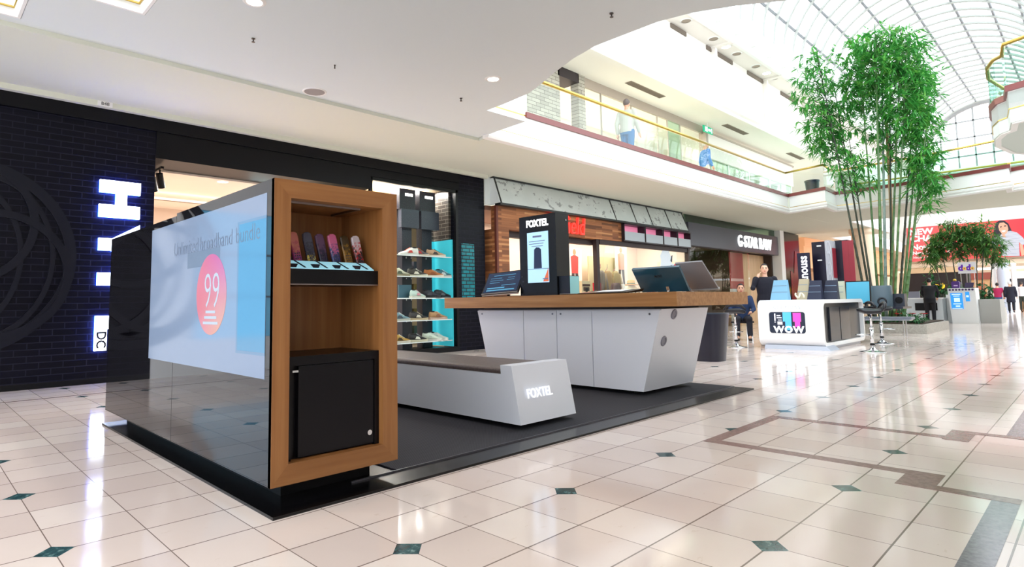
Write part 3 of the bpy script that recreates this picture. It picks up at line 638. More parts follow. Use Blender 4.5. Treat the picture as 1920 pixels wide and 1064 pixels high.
# ring emblem
t = T('wall_emblem', 'large round emblem of interlaced dark bands on the left of the dark brick wall', 'emblem', (-.1, 7.13, 1.6))
em_ = mat('slate_band', (14, 15, 27), .4, spec=.25)
def band(cx, cz, r, wd, d=.03, a0=0, a1=2*PI, n=64, ex=1.0):
    q = MB(); full = abs(a1-a0-2*PI) < 1e-6
    rings = []
    for i in range(n if full else n+1):
        a = a0+(a1-a0)*i/n; c, s_ = math.cos(a), math.sin(a)
        rings.append([q.v((cx+ex*(r+o)*c, y, cz+(r+o)*s_)) for o, y in ((-wd/2, 7.172), (wd/2, 7.172), (wd/2, 7.172-d), (-wd/2, 7.172-d))])
    N = len(rings)
    for i in range(N if full else N-1):
        A, B = rings[i], rings[(i+1) % N]
        for k in range(4): q.bm.faces.new((A[k], A[(k+1) % 4], B[(k+1) % 4], B[k]))
    return q
ob('outer_ring', band(-.1, 1.6, 1.13, .12), em_, t)
for i in range(3):
    a = PI/2+i*2*PI/3
    q = band(-.1+.42*math.cos(a), 1.6+.42*math.sin(a), .74, .09, .036+.002*i); ob('inner_band', q, em_, t)
for i in range(2):
    q = band(-.1+.16*(1-2*i), 1.6, 1.0, .07, .027, 0, 2*PI, 64, .78); ob('inner_band', q, em_, t)
# ---------------------------------------------------------------- clothing shop with planks
def poster_mat():
    M, t = nmat('marbled_poster', r=.5); p = t.pos(); v = t.vec(p[0], t.math('MULTIPLY', p[2], 1.3))
    n = t.noise(v, 1.6, 6, .6); n2 = t.noise(v, 5, 5, .65)
    c = t.ramp(n, [(.2, (196, 206, 206)), (.5, (206, 216, 216)), (.8, (222, 230, 230))])
    k = t.math('MULTIPLY', t.math('GREATER_THAN', n2, .56), t.math('GREATER_THAN', n, .51))
    c = t.mix(t.math('MULTIPLY', k, .75), c, lin((128, 134, 140))); t.out(c); return M
t = T('poster_band', 'long tilted band of pale marbled poster panels above the wooden shop front', 'poster', (12.8, 7.0, 3.1))
jx = [8.64, 13.0, 14.0, 14.85, 15.9, 16.95]
for a, b in zip(jx, jx[1:]):
    q = MB(); q.hexa([(a+.015, 6.84, 3.10), (b-.015, 6.84, 3.10), (b-.015-.0, 7.06, 3.67), (a+.015, 7.06, 3.67)], [(a+.015, 6.87, 3.10), (b-.015, 6.87, 3.10), (b-.015, 7.09, 3.67), (a+.015, 7.09, 3.67)]); ob('poster_panel', q, poster_mat() if 'marbled_poster' not in MATS else MATS['marbled_poster'], t)
q = MB()
for x in jx: q.hexa([(x-.02, 6.83, 3.08), (x+.02, 6.83, 3.08), (x+.02, 7.05, 3.69), (x-.02, 7.05, 3.69)], [(x-.02, 6.88, 3.08), (x+.02, 6.88, 3.08), (x+.02, 7.10, 3.69), (x-.02, 7.10, 3.69)])
q.box((8.6, 6.83, 3.055), (16.97, 7.0, 3.10)); q.box((8.6, 7.03, 3.665), (16.97, 7.12, 3.698)); ob('frame', q, mat('frame_dark', (28, 34, 38), .4), t)
q = MB(); q.prism([(6.84, 3.08), (7.17, 3.08), (7.17, 3.69), (7.06, 3.69)], .02, 0, 8.60); q.box((8.45, 7.15, 3.08), (8.62, 7.17, 3.7)); ob('end_panel', q, mat('pale_end', (214, 222, 222), .5), t)
mb = MB(); mb.box((8.62, 6.98, 2.56), (13.42, 7.15, 3.06)); mb.box((8.62, 6.98, 0), (9.0, 7.4, 2.56)); st('wall_planks', mb, plank)
mb = MB(); mb.box((8.6, 6.97, 0), (8.66, 7.03, 3.06)); st('trim_plank_corner', mb, mat('corner_brown', (98, 46, 34), .5))
mb = MB(); mb.box((9.0, 7.15, 2.42), (12.4, 7.3, 2.56)); mb.box((12.31, 7.02, 0), (12.43, 7.14, 2.56)); mb.box((12.43, 7.0, 2.44), (17.2, 7.1, 2.56)); mb.box((17.13, 6.98, 0), (17.22, 7.1, 2.56)); st('trim_shop_posts', mb, mat('post_brown', (46, 32, 34), .5))
red = mat('red_sign_glow', (226, 44, 36), .4, em=.8, emc=(235, 50, 40))
t = T('script_sign', 'bright red script shop sign on the wooden plank fascia, partly behind the black display tower', 'sign', (10.9, 6.95, 2.8))
text('lettering', 'Sanfield', .62, red, (10.95, 6.94, 2.80), (1, 0, 0), (0, 0, 1), t, .03, off=-.006, sx=.80, shear=.12)
t = T('light_box', 'x', 'light box', (13.9, 7.0, 2.56), 0, 'light boxes over the clothing window')
bx = [13.42, 14.5, 15.5, 16.35, 17.2]
pink = mat('pink_glow', (206, 140, 164), .5, em=.35, emc=(210, 110, 145)); greyp = mat('grey_panel', (170, 180, 188), .35)
COL.objects.unlink(t); bpy.data.objects.remove(t)
for i, (a, b) in enumerate(zip(bx, bx[1:])):
    t = T('light_box', ['leftmost', 'second from left', 'second from right', 'rightmost'][i]+' grey box with pink glow over the clothing shop window', 'light box', ((a+b)/2, 7.0, 2.57), 0, 'light boxes over the clothing window')
    q = MB(); q.box((a+.03, 6.90, 2.60), (b-.03, 6.92, 2.84)); ob('front_panel', q, greyp, t)
    q = MB(); q.box((a, 6.9, 2.565), (b-.004, 7.2, 2.6)); q.box((a, 6.89, 2.6), (a+.03, 7.2, 3.05)); q.box((b-.034, 6.9, 2.6), (b-.004, 7.2, 3.05)); q.box((a, 6.89, 3.03), (b-.004, 7.2, 3.06)); ob('case', q, mat('case_dark', (34, 24, 32), .4), t)
    q = MB(); q.box((a+.03, 7.12, 2.6), (b-.034, 7.15, 3.03)); ob('glow_panel', q, pink, t)
mb = MB(); mb.box((12.43, 7.05, .1), (17.13, 7.06, 2.44)); st('window_2', mb, glz)
mb = MB(); mb.box((8.6, 8.9, 0), (17.4, 9.1, 3.3)); mb.box((17.3, 7.2, 0), (17.45, 9, 3.7)); st('wall_clothing_back', mb, mat('shop_cream', (246, 232, 216), .8))
mb = MB(); mb.box((8.6, 7.3, 3.0), (17.4, 9.0, 3.1)); st('ceiling_clothing', mb, mat('clothing_ceiling', (176, 140, 124), .8))
mb = MB(); mb.box((14.0, 8.5, .4), (15.9, 8.55, 2.3)); o = ob('backdrop_panel', mb, mat('lime_backdrop', (206, 202, 166), .8)); tag(o, 'pale green-grey backdrop panel in the clothing shop window', 'panel')
# posters of people (flat)
def poster_person(name, lab, x, y, z0, h, shirt, legs, skin=(190, 140, 110)):
    t = T(name, lab, 'poster', (x, y, z0))
    k = h
    q = MB(); q.prism([(x-.22*k, z0), (x+.22*k, z0), (x+.22*k, z0+k), (x-.22*k, z0+k)], .01, 1, y); ob('sheet', q, mat('poster_sheet', (244, 236, 226), .6), t)
    q = MB(); q.prism([(x-.10*k, z0+.52*k), (x+.10*k, z0+.52*k), (x+.12*k, z0+.84*k), (x+.04*k, z0+.87*k), (x-.04*k, z0+.87*k), (x-.12*k, z0+.84*k)], .004, 1, y-.005); ob('printed_shirt', q, mat(name_of(shirt), shirt, .6), t)
    q = MB()
    for s_ in (-1, 1): q.prism([(x+s_*.01*k, z0+.52*k), (x+s_*.10*k, z0+.52*k), (x+s_*.13*k, z0+.05*k), (x+s_*.08*k, z0+.05*k)], .004, 1, y-.005)
    ob('printed_legs', q, mat(name_of(legs), legs, .6), t)
    q = MB(); q.prism([(x+.05*k*math.cos(a*PI/6), z0+.93*k+.06*k*math.sin(a*PI/6)) for a in range(12)], .004, 1, y-.005); ob('printed_head', q, mat(name_of(skin), skin, .6), t)
poster_person('poster', 'flat poster of a figure in a red shirt in the clothing shop window', 13.45, 8.6, 1.0, 1.5, (222, 76, 74), (70, 62, 66))
poster_person('poster', 'flat poster of a figure in dark trousers right of the hanging jackets', 15.55, 8.4, 1.15, 1.5, (206, 160, 140), (60, 52, 54))
for i, (x, c, lab) in enumerate(((14.15, (110, 104, 100), 'grey jacket hanging leftmost on the rail in the clothing window'), (14.5, (134, 112, 78), 'olive-brown jacket hanging in the middle of the clothing window'), (14.9, (140, 128, 92), 'khaki jacket hanging rightmost on the rail in the clothing window'))):
    t = T('hanging_jacket', lab, 'jacket', (x, 8.2, 1.0), 0, 'jackets in the clothing window')
    def rg(z, w, d): return [(x+w*math.cos(a*PI/6), 8.2+d*math.sin(a*PI/6), z) for a in range(12)]
    q = MB(); q.loft([rg(1.02, .20, .09), rg(1.3, .19, .09), rg(1.6, .21, .10), rg(1.78, .19, .08), rg(1.86, .08, .06)]); ob('body', q, mat('jacket%d' % i, c, .8), t, smooth=True)
    for s_ in (-1, 1):
        q = MB(); q.tube([(x+s_*.17, 8.2, 1.76), (x+s_*.25, 8.18, 1.5), (x+s_*.26, 8.14, 1.15)], [.07, .065, .05], 8); ob('sleeve', q, mat('jacket%d' % i), t, smooth=True)
    q = MB(); q.tube([(x-.1, 8.2, 1.86), (x, 8.2, 1.95), (x, 8.2, 2.05)], .01, 6); ob('hanger', q, chrome, t)
t = T('window_decal', 'white blob decal with red script on the clothing shop window', 'decal', (16.2, 7.04, 2.2))
q = MB(); q.prism([(15.85+.33*math.cos(a*PI/8)*(1+.12*math.sin(3*a)), 2.12+.40*math.sin(a*PI/8)*(1+.08*math.cos(2*a))) for a in range(16)], .004, 1, 7.04); q.prism([(15.9, 1.72), (16.9, 1.80), (16.9, 1.98), (15.9, 2.1)], .004, 1, 7.041); ob('white_shape', q, mat('decal_white', (226, 236, 246), .5), t)
q = MB(); q.prism([(16.05, 1.80), (16.15, 1.80), (16.2, 2.0), (16.12, 2.02)], .003, 1, 7.035); q.prism([(16.1, 2.14), (16.2, 2.1), (16.24, 2.32), (16.18, 2.3)], .003, 1, 7.035); ob('dark_marks', q, mat('decal_dark', (60, 70, 78), .5), t)
text('red_script', 'Snuff', .30, mat('decal_red', (214, 52, 70), .5), (16.55, 7.034, 1.96), (1, .0, .18), (-.18, 0, 1), t, .002, off=.01, shear=.25)
# goods at the window
t = T('radio_box', 'cream box with a black dot like an old camera in the clothing shop window', 'box', (12.45, 7.6, 1.0))
q = MB(); q.box((12.28, 7.5, .98), (12.66, 7.75, 1.5)); ob('case', q, mat('radio_cream', (202, 186, 150), .5), t, bev=.015)
q = MB(); q.box((12.31, 7.49, 1.36), (12.63, 7.502, 1.42)); q.box((12.33, 7.49, 1.10), (12.61, 7.502, 1.14)); q.box((12.34, 7.49, 1.24), (12.60, 7.495, 1.34)); ob('band', q, mat('radio_brown', (70, 44, 36), .5), t)
q = MB(); q.tube([(12.47, 7.505, 1.27), (12.47, 7.482, 1.27)], .055, 16); ob('dial', q, blackm, t)
q = MB(); q.box((12.2, 7.4, 0), (14.0, 8.2, .98)); o = ob('display_plinth', q, mat('plinth_tan', (190, 160, 140), .6)); tag(o, 'tan plinth carrying the cream box and the red sign in the clothing window', 'plinth')
t = T('price_sign', 'small red sign card on a stand in the clothing shop window', 'sign', (13.05, 7.6, .98))
q = MB(); q.box((12.9, 7.58, 1.22), (13.25, 7.60, 1.46)); ob('card', q, mat('card_red', (206, 34, 54), .5), t)
q = MB(); q.box((12.95, 7.574, 1.33), (13.2, 7.582, 1.37)); ob('white_line', q, white, t)
q = MB(); q.tube([(13.07, 7.6, .98), (13.07, 7.6, 1.24)], .012, 6); ob('stem', q, chrome, t)
q = MB(); q.box((14.1, 7.4, 0), (17.0, 8.1, .95)); o = ob('display_plinth', q, mat('plinth_tan')); tag(o, 'long tan plinth under the jackets, hat and bag in the clothing window', 'plinth')
t = T('straw_hat', 'orange-banded straw hat on a cream bag in the clothing shop window', 'hat', (14.95, 7.7, 1.42))
q = MB(); q.lathe([(.22, 1.42), (.23, 1.43), (.12, 1.45), (.11, 1.55), (.06, 1.58)], (14.95, 7.7, 0), 20); ob('crown', q, mat('straw', (214, 150, 84), .8), t, smooth=True)
q = MB(); q.lathe([(.121, 1.452), (.117, 1.49)], (14.95, 7.7, 0), 20, False); ob('hat_band', q, mat('hat_green', (120, 130, 90), .8), t)
t = T('printed_bag', 'cream bag with dark prints under the straw hat in the clothing shop window', 'bag', (14.9, 7.7, .95))
q = MB(); q.loft([[(14.55, 7.6, .95), (15.3, 7.6, .95), (15.3, 7.85, .95), (14.55, 7.85, .95)], [(14.6, 7.62, 1.3), (15.25, 7.62, 1.3), (15.25, 7.82, 1.3), (14.6, 7.82, 1.3)], [(14.75, 7.68, 1.42), (15.1, 7.68, 1.42), (15.1, 7.76, 1.42), (14.75, 7.76, 1.42)]]); ob('body', q, mat('bag_cream', (228, 210, 170), .8), t)
q = MB()
for i in range(9): q.cbox((14.66+.07*i, 7.598, 1.08+.11*((i*7) % 3)/2), (.04, .03, .05))
ob('print', q, mat('bag_print', (90, 60, 50), .8), t)
t = T('draped_cloth', 'red and white cloth hanging at the right of the printed bag in the clothing window', 'cloth', (15.5, 7.5, .9))
q = MB(); q.loft([[(15.35+.25*k, 7.42+.04*(k % 2), z) for k in range(3)]+[(15.85-.25*k, 7.48+.04*(k % 2), z) for k in range(3)] for z in (.85, 1.15, 1.4)]); ob('red_panel', q, mat('cloth_red', (206, 40, 44), .8), t)
q = MB(); q.loft([[(15.15, 7.42, z), (15.33, 7.42, z), (15.33, 7.5, z), (15.15, 7.5, z)] for z in (.85, 1.4)]); ob('white_panel', q, mat('cloth_cream', (236, 220, 190), .8), t)
t = T('mannequin', 'dark seated mannequin torso with a pale scarf in the clothing shop window', 'mannequin', (14.3, 7.8, .95))
q = MB(); q.loft([[(14.3+w*math.cos(a*PI/6), 7.8+.12*math.sin(a*PI/6), z) for a in range(12)] for z, w in ((.95, .26), (1.15, .24), (1.38, .2), (1.48, .09))]); ob('torso', q, mat('mannequin_brown', (70, 52, 56), .7), t, smooth=True)
q = MB(); q.loft([[(14.42+dx, 7.64, z), (14.54+dx, 7.64, z), (14.54+dx, 7.68, z), (14.42+dx, 7.68, z)] for z, dx in ((1.0, .1), (1.25, .06), (1.45, -.03))]); ob('scarf', q, mat('scarf', (236, 226, 214), .8), t)
# ---------------------------------------------------------------- dark-signed shop
slate = mat('sign_slate', (58, 62, 76), .35)
t = T('shop_sign', 'long dark slate sign reading G-STAR RAW in white letters', 'sign', (21, 7.1, 2.7))
q = MB(); q.box((17.3, 7.02, 2.69), (24.75, 7.25, 3.43)); ob('sign_board', q, slate, t)
text('lettering', 'G-STAR RAW', .60, mat('letter_white', (246, 248, 250), .4, em=.4), (22.45, 7.0, 3.03), (1, 0, 0), (0, 0, 1), t, .03, off=.006, sx=.86)
mb = MB(); mb.box((17.3, 7.15, 3.43), (24.8, 7.17, 3.70)); st('window_4', mb, glass('clerestory_glass', (190, 214, 204)))
mb = MB(); mb.box((17.3, 8.2, 3.38), (24.8, 8.3, 3.75)); st('wall_clerestory_back', mb, mat('pale_green_wall', (190, 204, 194), .8))
mb = MB(); mb.box((17.45, 10.5, 0), (25, 10.7, 3.4)); mb.box((24.7, 7.3, 0), (24.85, 10.5, 3.4)); st('wall_dark_shop', mb, mat('shop_brown', (64, 50, 42), .7))
mb = MB(); mb.box((17.4, 7.25, 3.1), (24.8, 10.6, 3.2)); st('ceiling_dark_shop', mb, mat('ceiling_brown', (120, 92, 66), .6))
mb = MB(); mb.box((22.3, 7.6, 0), (24.7, 7.7, 2.7)); o = ob('wood_screen', mb, wood_mat('pale_timber', (206, 166, 124), (220, 182, 140), (232, 198, 158), 2, .6)); tag(o, 'pale timber screen at the right end of the shop with the slate sign', 'screen')
mb = MB(); mb.box((17.4, 7.17, 0), (22.2, 7.18, 2.69)); st('window_3', mb, glz)
t = T('hanging_banner', 'red hanging banner with a white line at the doorway under the slate sign', 'banner', (21.5, 7.4, 1.6))
q = MB(); q.box((21.05, 7.4, 1.35), (22.2, 7.42, 2.68)); ob('cloth', q, mat('banner_dark_red', (166, 52, 56), .7), t)
q = MB(); q.box((21.1, 7.39, 1.62), (22.15, 7.402, 1.72)); ob('white_line', q, mat('line_pink', (220, 170, 170), .7), t)
q = MB(); q.box((21.2, 7.38, 0), (21.5, 7.5, 1.34)); ob('stand', q, mat('stand_grey', (190, 192, 196), .5), t)
for i, (x0, x1, y) in enumerate(((17.6, 19.0, 7.9), (18.3, 20.4, 8.8), (19.9, 22.0, 9.5))):
    t = T('linear_light', ['left', 'middle', 'right'][i]+' slim glowing strip light on the ceiling of the shop with the slate sign', 'light', ((x0+x1)/2, y, 3.05), 0, 'strip lights in the dark shop')
    q = MB(); q.box((x0, y-.05, 3.06), (x1, y+.05, 3.1)); ob('housing', q, blackm, t)
    q = MB(); q.box((x0, y-.04, 3.052), (x1, y+.04, 3.06)); ob('diffuser', q, mat('warm_strip', (255, 220, 140), .5, em=3), t)
for i in range(3):
    x = 18.6+1.1*i; t = T('clothes_rack', ['left', 'middle', 'right'][i]+' dark rack of folded clothes inside the shop with the slate sign', 'rack', (x, 9.0, 0), 0, 'racks in the dark shop')
    q = MB()
    for z in (.5, .95, 1.4, 1.85): q.box((x-.45, 8.8, z), (x+.45, 9.2, z+.03))
    ob('shelf', q, mat('rack_timber', (132, 100, 70), .6), t)
    q = MB()
    for s_ in (-1, 1): q.box((x+s_*.46-.02, 8.8, 0), (x+s_*.46+.02, 9.2, 2.1))
    ob('upright', q, blackm, t)
    for j, z in enumerate((.53, .98, 1.43)):
        q = MB(); q.box((x-.36, 8.84, z), (x+.30, 9.14, z+.14+.03*j)); o = ob('folded_clothes', q, mat('fold%d' % ((i+j) % 3), [(70, 60, 54), (96, 84, 70), (52, 54, 60)][(i+j) % 3], .9))
        tag(o, 'folded clothes on the %s shelf of the %s rack in the dark shop' % (['lowest', 'second', 'third'][j], ['left', 'middle', 'right'][i]), 'clothes', 'folded clothes in the dark shop')
t = T('display_table', 'low wooden display table with a light frame in the doorway under the slate sign', 'table', (19.2, 7.8, 0))
q = MB(); q.box((18.5, 7.5, .30), (21.9, 8.1, .36)); ob('table_top', q, mat('table_oak', (196, 150, 96), .5), t)
q = MB()
for x in (18.7, 21.7): q.box((x-.04, 7.55, 0), (x+.04, 8.05, .3))
ob('base', q, mat('table_oak'), t)
mb = MB(); mb.box((24.85, 6.95, 0), (25.25, 7.4, 3.70)); st('wall_white_pier', mb, white)
# glossy black pillar and beyond
t = T('clad_pillar', 'glossy black pillar with painted dark red reflections right of the white pier', 'pillar', (26, 7.1, 0))
q = MB(); q.box((25.27, 7.0, 0), (27.1, 7.5, 3.66)); ob('body', q, blackg, t)
q = MB(); q.prism([(25.9, .9), (27.08, .9), (27.08, 2.95), (26.5, 2.95), (26.3, 2.0), (25.9, 2.1)], .01, 1, 6.985); ob('painted_red_reflection', q, mat('reflection_red', (120, 22, 34), .2), t)  # red reflections in the glossy cladding painted as a flat shape
q = MB(); q.box((26.4, 6.98, .4), (26.95, 6.995, .9)); ob('pale_graphic', q, mat('graphic_grey', (150, 150, 158), .3), t)
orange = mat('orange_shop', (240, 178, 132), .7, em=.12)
mb = MB(); mb.box((27.1, 9.2, 0), (62, 9.4, 3.8)); st('wall_far_left', mb, mat('far_cream', (236, 214, 186), .8))
mb = MB(); mb.box((28.6, 7.3, 2.3), (44, 7.5, 3.3)); mb.box((28.6, 7.25, 3.3), (44, 7.5, 3.7)); st('wall_far_bulkhead', mb, orange)
mb = MB()
x = 29.0
while x < 44: mb.box((x-.10, 7.3, 0), (x+.10, 7.5, 2.3)); x += 1.5
mb.box((28.6, 7.3, 2.22), (44, 7.5, 2.32)); st('trim_far_timber', mb, mat('far_timber', (150, 104, 60), .6))
for i, (x, c, lab) in enumerate(((30.0, (206, 150, 130), 'pink rack'), (33.0, (214, 196, 160), 'cream rack'), (36.5, (160, 120, 80), 'brown rack'))):
    t = T('shop_rack', lab+' inside the orange-lit shop behind the bamboo', 'rack', (x, 8.2, 0))
    q = MB(); q.box((x-.6, 8.0, .1), (x+.6, 8.4, 1.7)); ob('goods', q, mat('goods%d' % i, c, .8), t)
    q = MB(); q.box((x-.65, 8.0, 0), (x+.65, 8.4, .1)); q.box((x-.65, 8.0, 1.7), (x+.65, 8.4, 1.78)); ob('frame', q, blackm, t)
# ---------------------------------------------------------------- display stand platform
t = T('display_platform', 'low dark platform with woven carpet under the wooden tower, bench and counter', 'platform', (3.4, 2.2, 0))
q = MB(); q.box((.756, .68, 0), (6.03, 3.88, .014)); ob('base_plate', q, mat('platform_black', (8, 8, 11), .22), t, bev=.002)
q = MB(); q.box((1.58, .88, .014), (6.0, 3.80, .022)); ob('carpet', q, carpet, t)
q = MB(); q.box((1.28, .875, .014), (6.0, .882, .023)); ob('edge_trim', q, mat('trim_metal', (120, 120, 130), .3, 1), t)
# ---------------------------------------------------------------- wooden tower with dark glass side
TX0, TX1, TY0, TY1, TZ0, TZ1 = .812, 1.546, .83, 4.05, .095, 1.585
IX0, IX1, IZ0, IZ1 = .90, 1.448, .193, 1.494
t = T('display_tower', 'tall bamboo-framed display tower with open shelves and a dark glass side', 'display unit', (1.18, 2.4, .014))
q = MB()
q.hexa([(TX0, TY0, TZ0), (IX0, TY0, IZ0), (IX0, TY0, IZ1), (TX0, TY0, TZ1)], [(TX0, TY0+.03, TZ0), (IX0, TY0+.03, IZ0), (IX0, TY0+.03, IZ1), (TX0, TY0+.03, TZ1)])
ob('frame_upright', q, bamv, t); q = MB()
q.hexa([(IX1, TY0, IZ0), (TX1, TY0, TZ0), (TX1, TY0, TZ1), (IX1, TY0, IZ1)], [(IX1, TY0+.03, IZ0), (TX1, TY0+.03, TZ0), (TX1, TY0+.03, TZ1), (IX1, TY0+.03, IZ1)])
ob('frame_upright', q, bamv, t)
q = MB()
q.hexa([(TX0, TY0, TZ0), (TX1, TY0, TZ0), (IX1, TY0, IZ0), (IX0, TY0, IZ0)], [(TX0, TY0+.03, TZ0), (TX1, TY0+.03, TZ0), (IX1, TY0+.03, IZ0), (IX0, TY0+.03, IZ0)])
ob('frame_rail', q, bamh, t); q = MB()
q.hexa([(IX0, TY0, IZ1), (IX1, TY0, IZ1), (TX1, TY0, TZ1), (TX0, TY0, TZ1)], [(IX0, TY0+.03, IZ1), (IX1, TY0+.03, IZ1), (TX1, TY0+.03, TZ1), (TX0, TY0+.03, TZ1)])
ob('frame_rail', q, bamh, t)
q = MB(); q.box((IX0-.02, TY0+.03, IZ0), (IX0, 1.29, IZ1)); q.box((IX1, TY0+.03, IZ0), (IX1+.02, 1.29, IZ1)); q.box((IX0, 1.27, IZ0), (IX1, 1.29, IZ1)); q.box((IX0, TY0+.03, IZ1), (IX1, 1.29, IZ1+.02)); q.box((IX0, TY0+.03, IZ0-.02), (IX1, 1.29, IZ0)); ob('niche', q, bamv, t)
q = MB(); q.box((TX0+.012, 1.30, TZ0), (TX1, TY1, TZ1-.03)); q.box((TX0+.012, TY0+.03, TZ0), (IX0-.02, 1.30, TZ1)); q.box((IX1+.02, TY0+.03, TZ0), (TX1, 1.3, TZ1)); q.box((IX0-.02, TY0+.03, IZ1+.02), (IX1+.02, 1.3, TZ1)); q.box((IX0-.02, TY0+.03, TZ0), (IX1+.02, 1.3, IZ0-.02)); ob('carcass', q, blackm, t)
dglass = mat('dark_mirror_glass', (16, 15, 20), .02, ior=1.75, spec=.6)
for a, b, zt in ((TY0+.002, 2.30, TZ1), (2.306, TY1, TZ1-.018)):
    q = MB(); q.box((TX0, a, TZ0), (TX0+.011, b, zt)); ob('glass_panel', q, dglass, t)
def grad_mat():
    M, n = nmat('promo_circle', r=.12, em=.12); p = n.pos()
    a = n.math('MULTIPLY', n.math('SUBTRACT', 1.88, p[1]), 2.1); b = n.math('MULTIPLY', n.math('SUBTRACT', p[2], .80), 2.15)
    right = n.mix(b, lin((190, 146, 104)), lin((172, 92, 160))); c = n.mix(a, lin((190, 106, 122)), right); n.out(c)
    n.link(c, n.b.inputs['Emission Color']); return M
q = MB(); q.box((TX0-.0012, .912, .598), (TX0, 2.84, 1.522)); g = ob('promo_graphic', q, mat('graphic_white', (124, 141, 168), .08, em=.03, emc=(176, 194, 220)), t)
q = MB(); q.prism([(1.645+.235*math.cos(k*PI/24), 1.03+.235*math.sin(k*PI/24)) for k in range(48)], .0012, 0, TX0-.0024); ob('promo_circle', q, grad_mat(), g)
pw = mat('print_white', (176, 188, 202), .3, em=.02); pg = mat('print_grey', (104, 117, 142), .3)
text('lettering', '99', .30, pw, (TX0-.0026, 1.63, 1.04), (0, -1, 0), (0, 0, 1), g, .0004, off=-.004, sx=.85)
for wd_, y_ in (('Unlimited', 2.10), ('broadband', 1.59), ('bundle', 1.14)): text('lettering', wd_, .13, pg, (TX0-.0021, y_, 1.335), (0, -1, 0), (0, 0, 1), g, .0002, off=-.002, sx=.9)
q = MB()
for k in range(3): q.box((TX0-.0032, 1.53+.02*k, .865+.032*k-.01), (TX0-.0024, 1.76-.02*k, .865+.032*k+.006))
ob('printed_lines', q, pw, g)
q = MB(); q.box((TX0-.0018, 1.52, 1.20), (TX0-.0012, 2.06, 1.30)); ob('painted_grey_reflection', q, mat('reflection_grey', (112, 128, 152), .2), g)  # mirrored grey sign in the glass, painted onto the graphic
q = MB(); q.box((TX0-.0018, .912, .72), (TX0-.0012, 1.27, 1.40)); ob('painted_blue_reflection', q, mat('reflection_blue', (84, 138, 176), .1, em=.03), g)  # blue reflection in the dark glass painted onto the graphic
q = MB(); q.box((TX0-.0019, 1.25, .71), (TX0-.0011, 1.27, 1.41)); q.box((TX0-.0021, .912, .71), (TX0-.0013, 1.27, .725)); q.box((TX0-.0021, .912, 1.395), (TX0-.0013, 1.27, 1.41)); ob('painted_blue_reflection_edge', q, mat('reflection_steel', (110, 140, 172), .2), g)  # painted borders of the blue reflection
q = MB(); q.box((.92, .95, .014), (1.44, 3.8, TZ0)); ob('plinth', q, blackm, t)
# cabinet
c = mat('cabinet_black', (5, 4, 9), .3, spec=.3)
q = MB(); q.box((IX0+.001, .90, IZ0), (IX1-.001, 1.26, .70)); q.box((IX0+.001, .868, IZ0), (IX0+.03, .90, .70)); q.box((IX1-.03, .868, IZ0), (IX1-.001, .90, .70)); q.box((IX0+.03, .868, .655), (IX1-.03, .90, .70)); ob('cabinet', q, c, t)
q = MB(); q.box((IX0+.07, .872, IZ0+.01), (IX1-.034, .899, .65)); d = ob('cabinet_door', q, mat('door_black', (7, 6, 12), .3, spec=.3), t, bev=.003)
q = MB(); q.tube([(1.386, .873, .262), (1.386, .864, .262)], .014, 20); q.box((1.384, .862, .256), (1.388, .865, .268)); ob('lock', q, chrome, d, label='small round chrome lock')
q = MB(); q.box((IX0+.034, .864, .622), (IX0+.065, .873, .632)); ob('latch', q, chrome, d)
q = MB(); q.box((IX0+.001, .875, 1.065), (IX1-.001, 1.26, 1.075)); q.box((IX0+.001, .875, 1.075), (IX1-.001, .90, 1.142)); q.box((IX0+.001, .90, 1.075), (IX1-.001, 1.26, 1.13)); s_ = ob('shelf', q, c, t)
q = MB(); q.hexa([(IX0+.004, .874, 1.143), (IX1-.03, .874, 1.143), (IX1-.04, .945, 1.185), (IX0+.004, .945, 1.185)], [(IX0+.004, .872, 1.147), (IX1-.03, .872, 1.147), (IX1-.04, .943, 1.189), (IX0+.004, .943, 1.189)]); ob('graphic_strip', q, mat('strip_cyan', (150, 206, 222), .3, em=.25), s_)
for k in range(4):
    q = MB(); x = IX0+.02+.125*k
    q.hexa([(x, .869, 1.149), (x+.03, .869, 1.149), (x+.055, .9, 1.168), (x+.0, .9, 1.168)], [(x, .868, 1.151), (x+.03, .868, 1.151), (x+.055, .899, 1.170), (x+.0, .899, 1.170)])
    q.hexa([(x+.075, .869, 1.149), (x+.085, .869, 1.149), (x+.06, .943, 1.189), (x+.05, .943, 1.189)], [(x+.075, .868, 1.151), (x+.085, .868, 1.151), (x+.06, .942, 1.191), (x+.05, .942, 1.191)])
    ob('strip_print', q, mat('strip_dark', (20, 34, 48), .4), s_)
q = MB(); q.box((IX0+.001, .873, 1.060), (IX1-.001, .877, 1.066)); ob('edge_light', q, mat('aluminium', (150, 140, 140), .35, 1), s_)
q = MB(); q.box((IX0+.02, .90, IZ1-.012), (IX1-.10, .915, IZ1-.001)); q.box((IX1-.115, .915, IZ1-.012), (IX1-.10, 1.20, IZ1-.001)); ob('light_channel', q, mat('aluminium'), t)
def remote_mat(name, cols, scale):
    M, n = nmat(name, r=.35); g = n.new('ShaderNodeTexCoord')
    v = n.new('ShaderNodeTexVoronoi'); v.inputs['Scale'].default_value = scale; n.link(g.outputs['Object'], v.inputs['Vector'])
    xyz = n.new('ShaderNodeSeparateXYZ'); n.link(g.outputs['Object'], xyz.inputs[0]); sp = n.new('ShaderNodeSeparateColor'); n.link(v.outputs['Color'], sp.inputs[0])
    f = n.math('ADD', n.math('MULTIPLY', xyz.outputs[2], 5.2), n.math('MULTIPLY', n.math('SUBTRACT', sp.outputs[0], .5), .42))
    k = len(cols); n.out(n.ramp(f, [((i+.3)/k, cc) for i, cc in enumerate(cols)])); return M
